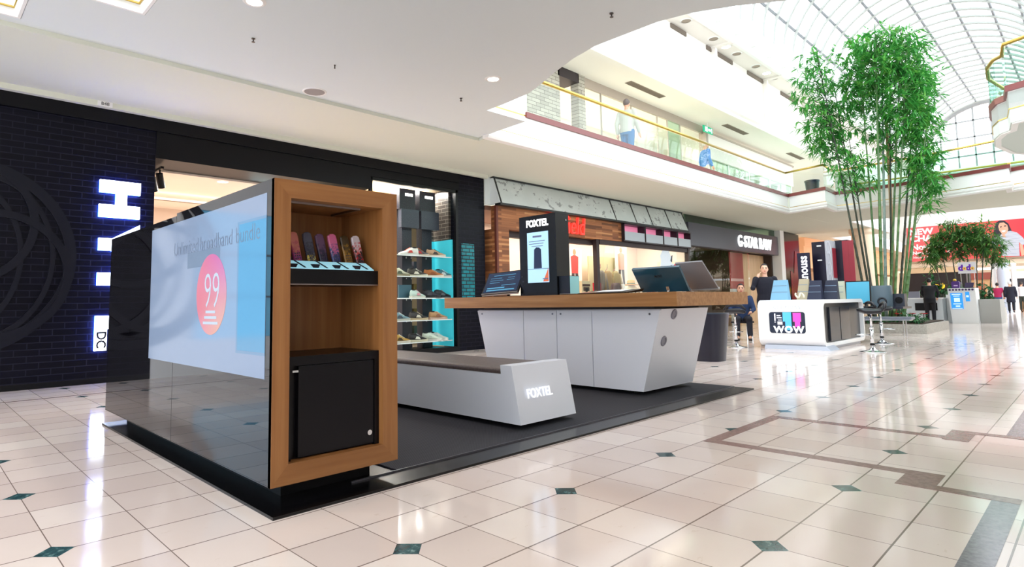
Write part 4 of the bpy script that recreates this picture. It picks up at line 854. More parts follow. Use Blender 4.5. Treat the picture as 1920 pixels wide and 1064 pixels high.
rem = [(.952, .955, [(40, 90, 170), (60, 70, 200), (50, 110, 190), (90, 160, 190)], 90, 'blue patterned remote control at the left end of the tower shelf'),
 (1.03, .985, [(120, 40, 100), (140, 50, 130), (170, 70, 90), (190, 110, 100)], 60, 'purple and pink remote control second from the left on the tower shelf'),
 (1.095, .955, [(70, 160, 180), (210, 180, 30), (40, 44, 70), (26, 26, 40), (60, 60, 76)], 110, 'dark remote control with yellow print third from the left on the tower shelf'),
 (1.185, .985, [(20, 18, 50), (26, 22, 60), (30, 20, 50), (90, 60, 90)], 80, 'dark indigo remote control in the middle of the tower shelf'),
 (1.245, .955, [(40, 60, 140), (30, 30, 80), (40, 60, 110), (190, 90, 130)], 110, 'navy remote control with pink top in the middle of the tower shelf'),
 (1.34, .985, [(96, 62, 14), (130, 90, 20), (150, 108, 30), (60, 44, 20)], 60, 'dull gold remote control second from the right on the tower shelf'),
 (1.395, .955, [(170, 150, 150), (190, 20, 30), (30, 30, 32), (24, 24, 26), (180, 60, 60), (190, 180, 186)], 100, 'black, red and white remote control at the right end of the tower shelf')]
for i, (x, y, cols, scl, lab) in enumerate(rem):
    t = T('remote_control', lab, 'remote control', (x, y, 1.131), 0, 'patterned remote controls on the tower shelf')
    q = MB()
    def rr(z, w, d): return [(x_, y_, z) for x_, y_ in ((-w, -d*.5), (-w*.8, -d), (w*.8, -d), (w, -d*.5), (w, d*.5), (w*.8, d), (-w*.8, d), (-w, d*.5))]
    q.M = Matrix.Rotation(-.16, 4, 'X') @ Matrix.Rotation(-.14, 4, 'Y')
    q.loft([rr(0.004, .023, .008), rr(.05, .024, .009), rr(.12, .026, .010), rr(.19, .027, .010), rr(.212, .024, .009), rr(.22, .012, .006)])
    ob('body', q, remote_mat('remote_print%d' % i, cols, scl), t, True, auto=True)
    q = MB(); q.M = Matrix.Rotation(-.16, 4, 'X') @ Matrix.Rotation(-.14, 4, 'Y')
    for k in range(4):
        for j in (-1, 0, 1): q.cbox((j*.012, -.0105, .06+.014*k), (.006, .003, .007))
    ob('button', q, mat('remote_keys', (60, 58, 70), .5), t, True)
# ---------------------------------------------------------------- bench
t = T('bench', 'long white bench with a brown leather seat and FOXTEL on its end', 'bench', (3.12, 2.3, .022))
q = MB(); bx0, bx1 = 2.80, 3.455
q.hexa([(bx0, 1.05, .062), (bx1, 1.05, .062), (bx1, 3.55, .062), (bx0, 3.55, .062)], [(bx0, 1.122, .418), (bx1, 1.122, .418), (bx1, 3.60, .418), (bx0, 3.60, .418)])
q.hexa([(bx0, 1.122, .418), (bx1, 1.122, .418), (bx1, 1.245, .418), (bx0, 1.245, .418)], [(bx0, 1.136, .484), (bx1, 1.136, .484), (bx1, 1.25, .484), (bx0, 1.25, .484)])
ob('body', q, lamw, t)
q = MB()
pr = [(bx0+.004, .42), (bx0+.002, .436), (bx0+.008, .45), (bx0+.02, .459), (bx0+.06, .463), (bx1-.06, .463), (bx1-.02, .459), (bx1-.006, .45), (bx1-.004, .42)]
q.prism(pr, 2.28, 1, 1.252); ob('seat', q, speckle('brown_leather', (70, 58, 58), (92, 78, 76), 60, .45), t, auto=True)
q = MB(); q.box((2.98, 1.25, .022), (3.28, 3.4, .062)); ob('plinth', q, blackm, t)
text('lettering', 'FOXTEL', .098, mat('letter_silver', (240, 242, 246), .25, em=.3), (3.045, 1.073, .27), (1, 0, 0), (0, .199, .98), t, .004, off=.002, sx=.82)
# ---------------------------------------------------------------- counter
t = T('service_counter', 'white counter flaring upward under a thick bamboo slab top', 'counter', (5.3, 2.4, .022))
CX0, CX1 = 4.77, 5.77
def cyl_(z): return 1.23-.22*(z-.065)/.82
def cyr_(z): return 3.35+.22*(z-.065)/.82
q = MB(); q.hexa([(CX0+.02, cyl_(.065), .065), (CX1, cyl_(.065), .065), (CX1, cyr_(.065), .065), (CX0+.02, cyr_(.065), .065)], [(CX0+.02, cyl_(.87), .87), (CX1, cyl_(.87), .87), (CX1, cyr_(.87), .87), (CX0+.02, cyr_(.87), .87)])
ob('carcass', q, lamw, t)
sm = [None, 1.815, 2.29, 2.785, None]
for i in range(4):
    def ed(z, k, sgn): 
        if k == 0: return cyl_(z)+.0
        if k == 4: return cyr_(z)-.0
        return sm[k]+sgn*.004
    z0, z1 = .065, .862
    P0 = [(ed(z0, i, 1), z0), (ed(z0, i+1, -1), z0), (ed(z1, i+1, -1), z1), (ed(z1, i, 1), z1)]
    q = MB(); q.prism(P0, .018, 0, CX0); d = ob('door', q, lamw, t)
    ly = [1.13, 2.23, 2.345, 3.48][i]
    q = MB(); q.tube([(CX0+.001, ly, .822), (CX0-.004, ly, .822)], .011, 14); q.box((CX0-.006, ly-.002, .815), (CX0-.003, ly+.002, .829)); ob('lock', q, mat('lock_metal', (130, 132, 140), .3, 1), d)
q = MB(); q.box((CX0+.04, 1.10, .87), (CX1-.04, 3.48, .897)); ob('shadow_gap', q, mat('gap_dark', (60, 62, 72), .6), t)
q = MB(); q.box((4.90, 1.42, .022), (5.66, 3.2, .065)); ob('plinth', q, blackm, t)
q = MB(); q.box((4.62, .76, .897), (6.19, 4.03, 1.031)); ob('counter_top', q, bamy, t, bev=.002)
for x, z in ((5.055, .815), (4.955, .553)):
    y = cyl_(z); q = MB(); q.M = Matrix.Translation((x, y-.001, z)) @ Matrix.Rotation(.262, 4, 'X') @ Matrix.Rotation(PI/2, 4, 'X')
    q.lathe([(.030, 0), (.052, 0), (.052, .006), (.047, .010), (.034, .010), (.030, .004)], n=28); ob('cable_grommet', q, mat('grommet_grey', (132, 130, 142), .4), t, smooth=False)
# things on the counter
TZ = 1.031
t = T('display_totem', 'tall black illuminated display totem with a glowing FOXTEL sign on the counter', 'display', (5.1, 2.73, TZ))
q = MB(); q.box((4.99, 2.445, TZ), (5.235, 3.02, 2.005)); ob('case', q, mat('totem_black', (12, 15, 22), .25), t, bev=.006)
q = MB(); q.box((4.985, 2.56, 1.19), (4.99, 2.89, 1.80)); s_ = ob('screen', q, mat('screen_pale_blue', (142, 176, 206), .2, em=.6, emc=(150, 186, 220)), t)
q = MB(); q.prism([(2.79, 1.36), (2.665, 1.36), (2.672, 1.585), (2.70, 1.61), (2.745, 1.615), (2.78, 1.59)], .001, 0, 4.9838); q.box((4.9838, 2.56, 1.352), (4.985, 2.89, 1.357)); ob('printed_modem', q, mat('print_navy', (30, 52, 92), .4), s_)
q = MB(); q.prism([(2.565, 1.36), (2.565, 1.20), (2.65, 1.20)], .001, 0, 4.9838); ob('printed_corner', q, mat('print_orange', (214, 110, 70), .4, em=.2), s_)
q = MB()
for a, b, z in ((2.66, 2.80, 1.735), (2.61, 2.86, 1.685), (2.63, 2.86, 1.655), (2.64, 2.82, 1.625)): q.box((4.9836, a, z), (4.985, b, z+(.022 if z > 1.7 else .008)))
q.box((4.9836, 2.575, 1.225), (4.985, 2.655, 1.24)); ob('printed_lines', q, mat('print_mauve', (120, 130, 170), .4), s_)
text('lettering', 'FOXTEL', .115, mat('letter_glow', (255, 255, 255), .4, em=2), (4.988, 2.73, 1.905), (0, -1, 0), (0, 0, 1), t, .004, off=.003, sx=.84)
q = MB()
for y, z in ((2.985, 1.27), (2.97, 1.21)): q.tube([(4.991, y, z), (4.984, y, z)], .009, 12)
q.tube([(5.18, 2.446, 1.93), (5.18, 2.438, 1.93)], .010, 12); ob('screw_cap', q, chrome, t)
t = T('product_box', 'small dark box with a pale cyan end beside the black totem on the counter', 'box', (5.12, 2.36, TZ))
q = MB(); q.box((5.02, 2.285, TZ), (5.2, 2.44, 1.255)); ob('carton', q, mat('carton_navy', (16, 28, 44), .4), t, bev=.003)
q = MB(); q.box((5.025, 2.283, TZ+.004), (5.195, 2.2855, 1.25)); ob('end_label', q, mat('carton_cyan', (150, 214, 220), .4), t)
def panel(name, lab, A, B, Cc, th, m, scr=None, cat='monitor', foot=None):
    """slab with bottom corners A,B and top-left Cc"""
    A, B, Cc = Vector(A), Vector(B), Vector(Cc); u = B-A; v = Cc-A; n = u.cross(v).normalized()
    t = T(name, lab, cat, ((A.x+B.x)/2, (A.y+B.y)/2, TZ))
    q = MB(); q.hexa([A, B, B+v, A+v], [A+n*th, B+n*th, B+v+n*th, A+v+n*th]); ob('housing', q, m, t, bev=.004)
    return t, A, u, v, n
# left monitor (screen to the camera): corners as seen, A right-bottom -> B left-bottom
t, A, u, v, n = panel('tilted_monitor', 'tilted touch monitor showing a dark blue page at the left end of the counter', (4.93, 3.66, 1.06), (4.93, 3.02, 1.085), (5.10, 3.68, 1.345), -.025, mat('monitor_black', (16, 18, 26), .3))
def onp(s_, k, off): return A+u*s_+v*k+n*off
q = MB(); q.hexa([onp(.04, .08, .001), onp(.96, .08, .001), onp(.96, .95, .001), onp(.04, .95, .001)], [onp(.04, .08, .003), onp(.96, .08, .003), onp(.96, .95, .003), onp(.04, .95, .003)]); s_ = ob('screen', q, mat('screen_dark', (16, 30, 52), .15, em=.35, emc=(20, 44, 76)), t)
q = MB()
for a, b, k, hh in ((.12, .88, .14, .05), (.12, .6, .24, .05), (.5, .88, .36, .02), (.14, .42, .5, .015), (.14, .5, .6, .015), (.6, .8, .6, .015), (.14, .45, .7, .015), (.62, .8, .7, .015), (.2, .8, .82, .02)):
    q.hexa([onp(a, k, .003), onp(b, k, .003), onp(b, k+hh, .003), onp(a, k+hh, .003)], [onp(a, k, .004), onp(b, k, .004), onp(b, k+hh, .004), onp(a, k+hh, .004)])
ob('page_lines', q, mat('page_blue', (60, 120, 150), .4, em=.5), s_)
q = MB(); q.hexa([onp(0, -.02, -.03), onp(1, -.02, -.03), onp(1, .035, .004), onp(0, .035, .004)], [onp(0, -.02, -.02), onp(1, -.02, -.02), onp(1, .04, .006), onp(0, .04, .006)]); ob('lower_bezel', q, mat('bezel_silver', (186, 192, 200), .3), t)
q = MB(); q.hexa([(5.0, 3.2, TZ), (5.25, 3.2, TZ), (5.25, 3.5, TZ), (5.0, 3.5, TZ)], [(5.0, 3.2, TZ+.015), (5.25, 3.2, TZ+.015), (5.25, 3.5, TZ+.015), (5.0, 3.5, TZ+.015)]); q.tube([(5.12, 3.35, TZ+.01), (5.10, 3.35, 1.2)], .02, 8); ob('stand', q, blackm, t)
t, A, u, v, n = panel('curved_monitor', 'dark glossy monitor seen from behind with small AOC letters on the counter', (5.40, 1.03, 1.045), (5.40, 1.58, 1.045), (5.20, 1.03, 1.29), .03, mat('monitor_back', (34, 78, 100), .22, coat=.3))
text('lettering', 'AOC', .042, mat('badge_dark', (14, 18, 24), .3), onp(.5, .66, -.001), (0, -1, 0), (-.63, 0, .77), t, .0015, off=.001)
q = MB(); q.tube([(5.32, 1.22, TZ), (5.30, 1.22, 1.10)], .016, 10); q.box((5.28, 1.12, TZ), (5.5, 1.32, TZ+.012)); ob('stand', q, chrome, t)
t, A, u, v, n = panel('tilted_monitor', 'grey-backed tilted monitor on a chrome foot at the right end of the counter', (5.80, .90, 1.062), (5.80, 1.20, 1.058), (5.44, .90, 1.345), .018, mat('monitor_grey', (140, 140, 146), .4))
q = MB(); q.hexa([onp(-.02, -.01, -.006), onp(1.02, -.01, -.006), onp(1.02, .03, -.006), onp(-.02, .03, -.006)], [onp(-.02, -.01, .022), onp(1.02, -.01, .022), onp(1.02, .03, .022), onp(-.02, .03, .022)]); ob('lower_bezel', q, mat('bezel_silver'), t)
q = MB(); q.tube([(5.62, 1.20, TZ+.012), (5.50, 1.215, 1.29)], [.024, .012], 12); q.tube([(5.60, 1.20, TZ), (5.60, 1.20, TZ+.012)], .05, 16); ob('stand', q, chrome, t)
t = T('tablet', 'thin black tablet lying on the counter in front of the clothing shop', 'tablet', (5.0, 1.75, TZ))
q = MB(); q.hexa([(4.88, 1.46, TZ+.002), (5.2, 1.46, TZ+.02), (5.2, 2.05, TZ+.016), (4.88, 2.05, TZ+.002)], [(4.86, 1.44, TZ+.014), (5.2, 1.44, TZ+.05), (5.2, 2.06, TZ+.045), (4.86, 2.06, TZ+.014)]); ob('case', q, mat('tablet_black', (22, 24, 32), .25), t, bev=.003)
q = MB(); q.hexa([(4.95, 1.55, TZ+.026), (5.17, 1.55, TZ+.048), (5.17, 1.9, TZ+.046), (4.95, 1.9, TZ+.026)], [(4.95, 1.55, TZ+.027), (5.17, 1.55, TZ+.049), (5.17, 1.9, TZ+.047), (4.95, 1.9, TZ+.027)]); o = ob('paper_sheet', q, mat('paper', (226, 228, 230), .7)); tag(o, 'sheet of white paper on the black tablet on the counter', 'paper')
t = T('tablet', 'second dark tablet on the counter, next to the small dark box with the cyan end', 'tablet', (4.95, 2.15, TZ))
q = MB(); q.box((4.84, 2.08, TZ), (5.04, 2.27, TZ+.012)); ob('case', q, mat('tablet_black'), t, bev=.003)
q = MB(); q.box((4.80, 2.10, TZ+.012), (4.92, 2.26, TZ+.014)); o = ob('paper_sheet', q, mat('paper')); tag(o, 'crumpled paper slip on the second tablet beside the small dark box', 'paper')
# ---------------------------------------------------------------- litter bin
t = T('litter_bin', 'tall dark tapered bin standing right of the counter', 'bin', (8.72, 2.42, 0))
q = MB(); q.loft([[(8.72+w*math.copysign(abs(math.cos(a))**.6, math.cos(a)), 2.42+w*math.copysign(abs(math.sin(a))**.6, math.sin(a)), z) for a in [k*PI/12 for k in range(24)]] for z, w in ((0, .205), (.70, .27), (.73, .27))]); ob('body', q, mat('bin_navy', (26, 26, 42), .3), t, auto=True)
q = MB(); q.loft([[(8.72+w*math.copysign(abs(math.cos(a))**.6, math.cos(a)), 2.42+w*math.copysign(abs(math.sin(a))**.6, math.sin(a)), z) for a in [k*PI/12 for k in range(24)]] for z, w in ((.73, .275), (.745, .275), (.745, .2), (.735, .2))], cap=False); ob('rim', q, mat('bin_rim', (60, 70, 84), .3, .5), t, auto=True)
# ---------------------------------------------------------------- stools
def stool(lab, x, y, rz):
    t = T('bar_stool', lab, 'stool', (x, y, 0), rz, 'bar stools')
    q = MB(); q.lathe([(.20, 0), (.205, .006), (.19, .014), (.12, .025), (.05, .05), (.032, .09)], n=32); ob('base', q, chrome, t, True, True)
    q = MB(); q.tube([(0, 0, .05), (0, 0, .42)], .030, 16); q.tube([(0, 0, .42), (0, 0, .68)], .019, 14); q.tube([(0, 0, .40), (0, 0, .43)], .036, 16); ob('column', q, chrome, t, True, True)
    q = MB(); q.tube([(0, 0, .12), (0, 0, .15)], .037, 16); ob('collar', q, blackm, t, True, True)
    q = MB(); q.tube([(.03, 0, .30), (.10, .10, .30), (.19, .13, .30), (.24, 0, .30), (.19, -.13, .30), (.10, -.10, .30)], .009, 8, closed=True); ob('footrest', q, chrome, t, True, True)
    q = MB()
    def sr(z, w, d): return [(d*math.copysign(abs(math.cos(a))**.55, math.cos(a)), w*math.copysign(abs(math.sin(a))**.55, math.sin(a)), z+(.02*math.cos(a*2))) for a in [k*PI/12 for k in range(24)]]
    q.loft([sr(.68, .15, .14), sr(.70, .20, .19), sr(.735, .205, .195), sr(.75, .18, .17)]); ob('seat', q, mat('stool_black', (20, 20, 28), .35), t, True, True)
    q = MB(); q.tube([(-.17, -.2, .75), (-.20, -.12, .83), (-.21, 0, .85), (-.20, .12, .83), (-.17, .2, .75)], [.02, .03, .032, .03, .02], 10); ob('backrest', q, mat('stool_black'), t, True, True)
    q = MB(); q.tube([(0, 0, .67), (.02, .16, .66)], .007, 6); ob('lever', q, chrome, t, True)
stool('chrome bar stool with black seat between the counter and the white rounded kiosk', 11.51, 3.2, .4)
stool('chrome bar stool with black seat standing nearest, right of the white rounded kiosk', 11.69, .91, 2.0)
stool('chrome bar stool with black seat half hidden behind the nearest stool on the right', 14.0, 1.28, -.9)
# ---------------------------------------------------------------- rounded white kiosk
KX0, KX1, KY0, KY1 = 11.58, 14.25, 1.63, 2.78
t = T('rounded_kiosk', 'white kiosk with rounded shell edges and a WOW screen in its front', 'kiosk', (12.9, 2.2, 0))
def rrect(x0, x1, z0, z1, r, n=7):
    P = []
    for cx, cz, a0 in ((x1-r, z1-r, 0), (x0+r, z1-r, PI/2), (x0+r, z0+r, PI), (x1-r, z0+r, 1.5*PI)):
        for k in range(n+1): a = a0+PI/2*k/n; P.append((cx+r*math.cos(a), cz+r*math.sin(a)))
    return P
o_ = rrect(KX0, KX1, .055, .925, .16); i_ = rrect(KX0+.07, KX1-.07, .125, .855, .10)
q = MB(); n_ = len(o_)
V = [[q.v((x, y, z)) for x, z in P] for P in (o_, i_) for y in (KY0, KY1)]
for k in range(n_):
    j = (k+1) % n_
    q.bm.faces.new((V[0][k], V[0][j], V[1][j], V[1][k])); q.bm.faces.new((V[2][k], V[2][j], V[3][j], V[3][k]))
    q.bm.faces.new((V[0][k], V[0][j], V[2][j], V[2][k])); q.bm.faces.new((V[1][k], V[1][j], V[3][j], V[3][k]))
ob('shell', q, mat('kiosk_white', (238, 240, 242), .2), t, auto=True)
q = MB(); q.box((KX0+.12, KY0+.06, .12), (KX1-.12, KY1-.06, .85)); ob('inner_cabinet', q, mat('kiosk_dark', (14, 16, 24), .3), t)
q = MB(); q.box((KX0+.5, KY0+.03, .14), (KX0+1.1, KY0+.06, .78)); q.box((KX0+1.14, KY0+.03, .14), (KX0+1.75, KY0+.06, .78)); ob('cabinet_door', q, mat('kiosk_door', (30, 34, 44), .25), t)
q = MB(); q.hexa([(KX0-.02, KY0-.10, 0), (KX0+.5, KY0-.10, 0), (KX0+.5, KY1-.1, 0), (KX0-.02, KY1-.1, 0)], [(KX0+.03, KY0-.02, .075), (KX0+.5, KY0-.02, .075), (KX0+.5, KY1-.1, .075), (KX0+.03, KY1-.1, .075)]); q.box((KX0+.3, KY0+.05, 0), (KX1-.2, KY1-.2, .06)); ob('base', q, mat('kiosk_base', (176, 182, 196), .3), t)
text('lettering', 'canouss', .15, mat('kiosk_emboss', (214, 217, 221), .3), (KX0-.001, 2.24, .80), (0, -1, 0), (0, 0, 1), t, .003, sx=1.05)
def rr2(y0, y1, z0, z1, r): return [(p[0], p[1]) for p in rrect(y0, y1, z0, z1, r, 4)]
q = MB(); q.prism(rr2(1.93, 2.57, .30, .70, .05), .006, 0, KX0-.006); s_ = ob('screen', q, mat('kiosk_screen', (30, 36, 52), .15, em=.25, emc=(34, 42, 60)), t)
q = MB(); q.prism(rr2(1.91, 2.59, .28, .72, .06), .004, 0, KX0-.004); ob('screen_rim', q, white, t)
def onscr(name, rects, m):
    q = MB()
    for a, b, z0, z1 in rects: q.box((KX0-.0085, a, z0), (KX0-.006, b, z1))
    return ob(name, q, m, s_)
onscr('blue_bar', [(2.17, 2.28, .36, .695), (2.28, 2.32, .52, .695)], mat('scr_blue', (70, 150, 205), .4, em=.6))
onscr('pink_block', [(2.0, 2.14, .52, .68), (2.02, 2.11, .42, .52)], mat('scr_pink', (220, 60, 150), .4, em=.7))
onscr('grey_scribble', [(2.45, 2.475, .53, .67), (2.36, 2.43, .62, .64), (2.34, 2.43, .58, .60), (2.34, 2.41, .54, .555), (2.33, 2.42, .46, .52), (2.45, 2.475, .50, .515)], mat('scr_grey', (190, 190, 200), .4, em=.5))
text('lettering', 'WOW', .165, mat('scr_white', (246, 248, 252), .4, em=.9), (KX0-.009, 2.225, .365), (0, -1, 0), (0, 0, 1), s_, .001, off=.006, sx=1.05, sp=1.15)
kd = [('folded_cover', 'light blue quilted cover standing leftmost on the rounded kiosk', (12.1, 2.55), .34, .40, (118, 166, 196), 'cover'),
 ('display_card', 'tan display card leaning beside the light blue cover on the rounded kiosk', (12.6, 2.28), .22, .42, (168, 156, 130), 'card'),
 ('phone_stand', 'left of the two navy angled display stands on the rounded kiosk', (12.55, 2.05), .26, .38, (28, 34, 58), 'stand'),
 ('phone_stand', 'right of the two navy angled display stands on the rounded kiosk', (12.75, 1.82), .26, .38, (26, 32, 54), 'stand'),
 ('display_card', 'pale olive display card at the right end of the rounded kiosk', (13.1, 1.76), .16, .36, (176, 180, 160), 'card')]
for nm, lab, (x, y), wd, h, c, cat in kd:
    t = T(nm, lab, cat, (x, y, .925))
    q = MB(); q.hexa([(x-.02, y-wd/2, .925), (x+.14, y-wd/2, .925), (x+.14, y+wd/2, .925), (x-.02, y+wd/2, .925)], [(x+.10, y-wd*.32-.03, .925+h), (x+.13, y-wd*.32-.03, .925+h), (x+.13, y+wd*.36, .925+h), (x+.10, y+wd*.36, .925+h)])
    b = ob('body', q, mat('kd_'+name_of(c), c, .6), t, bev=.01)
    q = MB()
    for k in (.38, .7): q.hexa([(x-.022+.12*k, y-wd*(.5-.16*k), .925+h*k), (x-.018+.12*k, y-wd*(.5-.16*k), .925+h*k), (x-.018+.12*k, y+wd*(.5-.14*k), .925+h*k), (x-.022+.12*k, y+wd*(.5-.14*k), .925+h*k)], [(x-.022+.12*k, y-wd*(.5-.16*k), .925+h*k+.01), (x-.018+.12*k, y-wd*(.5-.16*k), .925+h*k+.01), (x-.018+.12*k, y+wd*(.5-.14*k), .925+h*k+.01), (x-.022+.12*k, y+wd*(.5-.14*k), .925+h*k+.01)])
    ob('seam_line' if cat == 'cover' else 'edge_line', q, mat('kd_line', (120, 140, 160), .4), t)
t = T('coil_toy', 'cream coiled cord lying between the blue cover and the navy stands on the rounded kiosk', 'cord', (12.0, 2.2, .925))
q = MB(); q.tube([(12.0+.05*math.cos(k*.7), 2.22-.012*k+.02*math.sin(k*.9), .95+.10*abs(math.cos(k*.35))) for k in range(16)], .016, 8); ob('coil', q, mat('cord_cream', (216, 206, 184), .6), t, smooth=True)
# second display table with speaker and monitor
t = T('display_table', 'dark-topped display table behind the stools carrying the grey speaker and the cyan screen', 'table', (14.9, 1.55, 0))
q = MB(); q.box((14.5, .98, .70), (15.3, 2.2, .745)); ob('table_top', q, mat('table_navy', (34, 36, 52), .3), t)
q = MB(); q.box((14.7, 1.95, 0), (15.1, 2.15, .70)); ob('pedestal', q, mat('pedestal_grey', (176, 184, 196), .3), t)
t = T('subwoofer', 'grey-teal tapered speaker with a round port standing on the dark-topped table', 'speaker', (14.8, 1.40, .745))
q = MB(); q.loft([[(14.8+w*.8*math.copysign(abs(math.cos(a))**.7, math.cos(a)), 1.40+w*math.copysign(abs(math.sin(a))**.7, math.sin(a)), z) for a in [k*PI/12 for k in range(24)]] for z, w in ((.745, .19), (1.17, .185), (1.20, .17))]); ob('cabinet', q, mat('speaker_teal', (74, 92, 104), .4), t, auto=True)
q = MB(); q.M = Matrix.Translation((14.655, 1.37, .86)) @ Matrix.Rotation(-PI/2, 4, 'Y'); q.lathe([(.075, 0), (.09, .02), (.065, .03), (.05, -.0)], n=24); ob('port_ring', q, mat('port_dark', (26, 32, 40), .4), t, smooth=True)
t = T('monitor', 'monitor showing a cyan picture on the dark-topped table right of the rounded kiosk', 'monitor', (14.9, 1.85, .745))
q = MB(); q.hexa([(14.86, 1.62, .80), (14.90, 1.62, .80), (14.90, 2.12, .80), (14.86, 2.12, .80)], [(14.93, 1.62, 1.32), (14.97, 1.62, 1.32), (14.97, 2.12, 1.32), (14.93, 2.12, 1.32)]); ob('housing', q, blackm, t)
q = MB(); q.hexa([(14.853, 1.65, .83), (14.86, 1.65, .83), (14.86, 2.10, .83), (14.853, 2.10, .83)], [(14.918, 1.65, 1.30), (14.926, 1.65, 1.30), (14.926, 2.10, 1.30), (14.918, 2.10, 1.30)]); ob('screen', q, mat('screen_cyan', (60, 146, 176), .2, em=.2), t)
q = MB(); q.box((14.85, 1.75, .745), (15.05, 2.0, .76)); q.box((14.92, 1.85, .76), (14.96, 1.9, .83)); ob('stand', q, blackm, t)
t = T('speaker_box', 'dark square speaker right of the grey-teal round one on the dark-topped table', 'speaker', (15.1, 1.12, .745))
q = MB(); q.box((14.95, 1.03, .745), (15.2, 1.24, 1.02)); ob('cabinet', q, mat('speaker_dark', (48, 54, 66), .4), t, bev=.01)
q = MB(); q.tube([(14.951, 1.13, .88), (14.94, 1.13, .88)], .07, 20); ob('cone', q, blackm, t)
# signs behind the kiosk
t = T('vertical_sign', 'narrow black upright sign with white letters reading upward behind the rounded kiosk', 'sign', (15.5, 3.13, 0))
q = MB(); q.box((15.5, 3.02, 0), (15.58, 3.29, 2.07)); ob('board', q, mat('sign_navy', (16, 18, 44), .3), t)
text('lettering', 'canouss', .28, mat('scr_white'), (15.497, 3.155, 1.62), (0, 0, 1), (0, 1, 0), t, .003, off=.004, sx=.85)
q = MB(); q.box((15.45, 2.95, 0), (15.65, 3.35, .03)); ob('foot', q, blackm, t)
t = T('sign_tower', 'tall black sign tower with red side panels and looping lines behind the rounded kiosk', 'sign', (16.4, 2.85, 0))
q = MB(); q.box((16.0, 2.80, 0), (16.5, 3.10, 2.36)); q.box((16.5, 2.42, 0), (16.8, 2.72, 2.40)); ob('tower_body', q, mat('tower_navy', (18, 16, 34), .25), t)
q = MB(); q.box((16.0, 2.70, 0), (16.5, 2.80, 2.38)); ob('pale_edge', q, mat('tower_edge', (176, 178, 186), .3), t)
q = MB(); q.box((16.2, 2.692, 1.45), (16.48, 2.70, 2.2)); q.box((16.49, 2.42, 1.3), (16.5, 2.55, 2.38)); q.box((16.495, 2.30, 1.3), (16.52, 2.42, 2.38)); ob('red_panel', q, mat('tower_red', (140, 36, 50), .4), t)
q = MB()
for k in range(5): q.tube([(15.99, 2.72+.045*math.cos(a*PI/8), 1.15+.26*k+.15*math.sin(a*PI/8)) for a in range(16)], .008, 5, closed=True)
ob('looping_line', q, mat('loop_grey', (196, 198, 206), .3), t)
q = MB(); q.box((15.99, 2.88, 2.24), (16.0, 2.98, 2.27)); q.box((15.99, 2.88, 1.88), (16.0, 2.98, 1.91)); ob('white_mark', q, white, t)
t = T('yellow_stand', 'bright yellow upright stand with a round grey top right of the sign tower', 'stand', (17.8, 2.75, 0))
q = MB(); q.box((17.76, 2.71, 0), (17.84, 2.79, 1.2)); q.box((17.76, 2.66, 1.2), (17.84, 2.80, 1.42)); ob('post', q, mat('stand_yellow', (236, 208, 24), .4), t)
q = MB(); q.tube([(17.76, 2.73, 1.68), (17.80, 2.73, 1.68)], .10, 20); q.tube([(17.8, 2.73, 1.42), (17.8, 2.73, 1.6)], .012, 6); ob('round_top', q, mat('stand_disc', (96, 98, 104), .5), t)
# ---------------------------------------------------------------- planter, bamboo and far side
stone = speckle('planter_stone', (150, 146, 138), (172, 168, 160), 20, .4)
t = T('planter', 'long low stone planter at the foot of the tall bamboo', 'planter', (19.7, 2.0, 0))
q = MB(); q.box((18.2, 1.24, 0), (21.3, 3.3, .24)); ob('stone_curb', q, stone, t, bev=.01)
q = MB(); q.box((18.3, 1.34, .24), (21.2, 3.2, .27)); ob('soil', q, speckle('soil', (44, 34, 26), (66, 52, 40), 12, .9), t)
def leaf_mat(name, a, b, c):
    M, n = nmat(name, r=.45); n.out(n.ramp(n.noise(n.vec(*n.pos()), 4.5, 3, .7), [(.3, a), (.52, b), (.72, c)]))
    n.b.inputs['Subsurface Weight'].default_value = 0
    tr = n.new('ShaderNodeBsdfTranslucent'); mx = n.new('ShaderNodeMixShader'); mx.inputs[0].default_value = .4
    src = n.b.inputs['Base Color'].links[0].from_socket; n.link(src, tr.inputs[0])
    n.link(n.b.outputs[0], mx.inputs[1]); n.link(tr.outputs[0], mx.inputs[2]); n.link(mx.outputs[0], n.n['Material Output'].inputs[0]); return M
leafA = leaf_mat('bamboo_leaf', (38, 112, 48), (74, 158, 70), (144, 198, 92))
leafB = leaf_mat('bamboo_leaf_dark', (40, 92, 44), (78, 124, 58), (120, 150, 70))
shrubm = leaf_mat('shrub_leaf', (24, 74, 40), (44, 104, 60), (90, 140, 90))
def leaf(bm, p, d, L, W):
    d = d.normalized(); s = d.cross(Vector((0, 0, 1)))
    if s.length < .05: s = Vector((1, 0, 0))
    s.normalize(); n = s.cross(d)
    dr = Vector((0, 0, -1))*L*.18
    a = bm.verts.new(p); m1 = bm.verts.new(p+d*L*.35+s*W*.5); m2 = bm.verts.new(p+d*L*.35-s*W*.5); c = bm.verts.new(p+d*L*.42-n*W*.12+dr*.15); e = bm.verts.new(p+d*L+dr)
    bm.faces.new((a, m1, c)); bm.faces.new((a, c, m2)); bm.faces.new((m1, e, c)); bm.faces.new((c, e, m2))
def spray(bm, rnd, c, n, L, W):
    ax = Vector((rnd.gauss(0, 1), rnd.gauss(0, 1), rnd.uniform(-.5, .5))).normalized()
    for i in range(n):
        d = ax+Vector((rnd.gauss(0, .55), rnd.gauss(0, .55), rnd.gauss(-.25, .45))); leaf(bm, c+ax*rnd.uniform(0, .16), d, L*rnd.uniform(.7, 1.25), W*rnd.uniform(.8, 1.2))
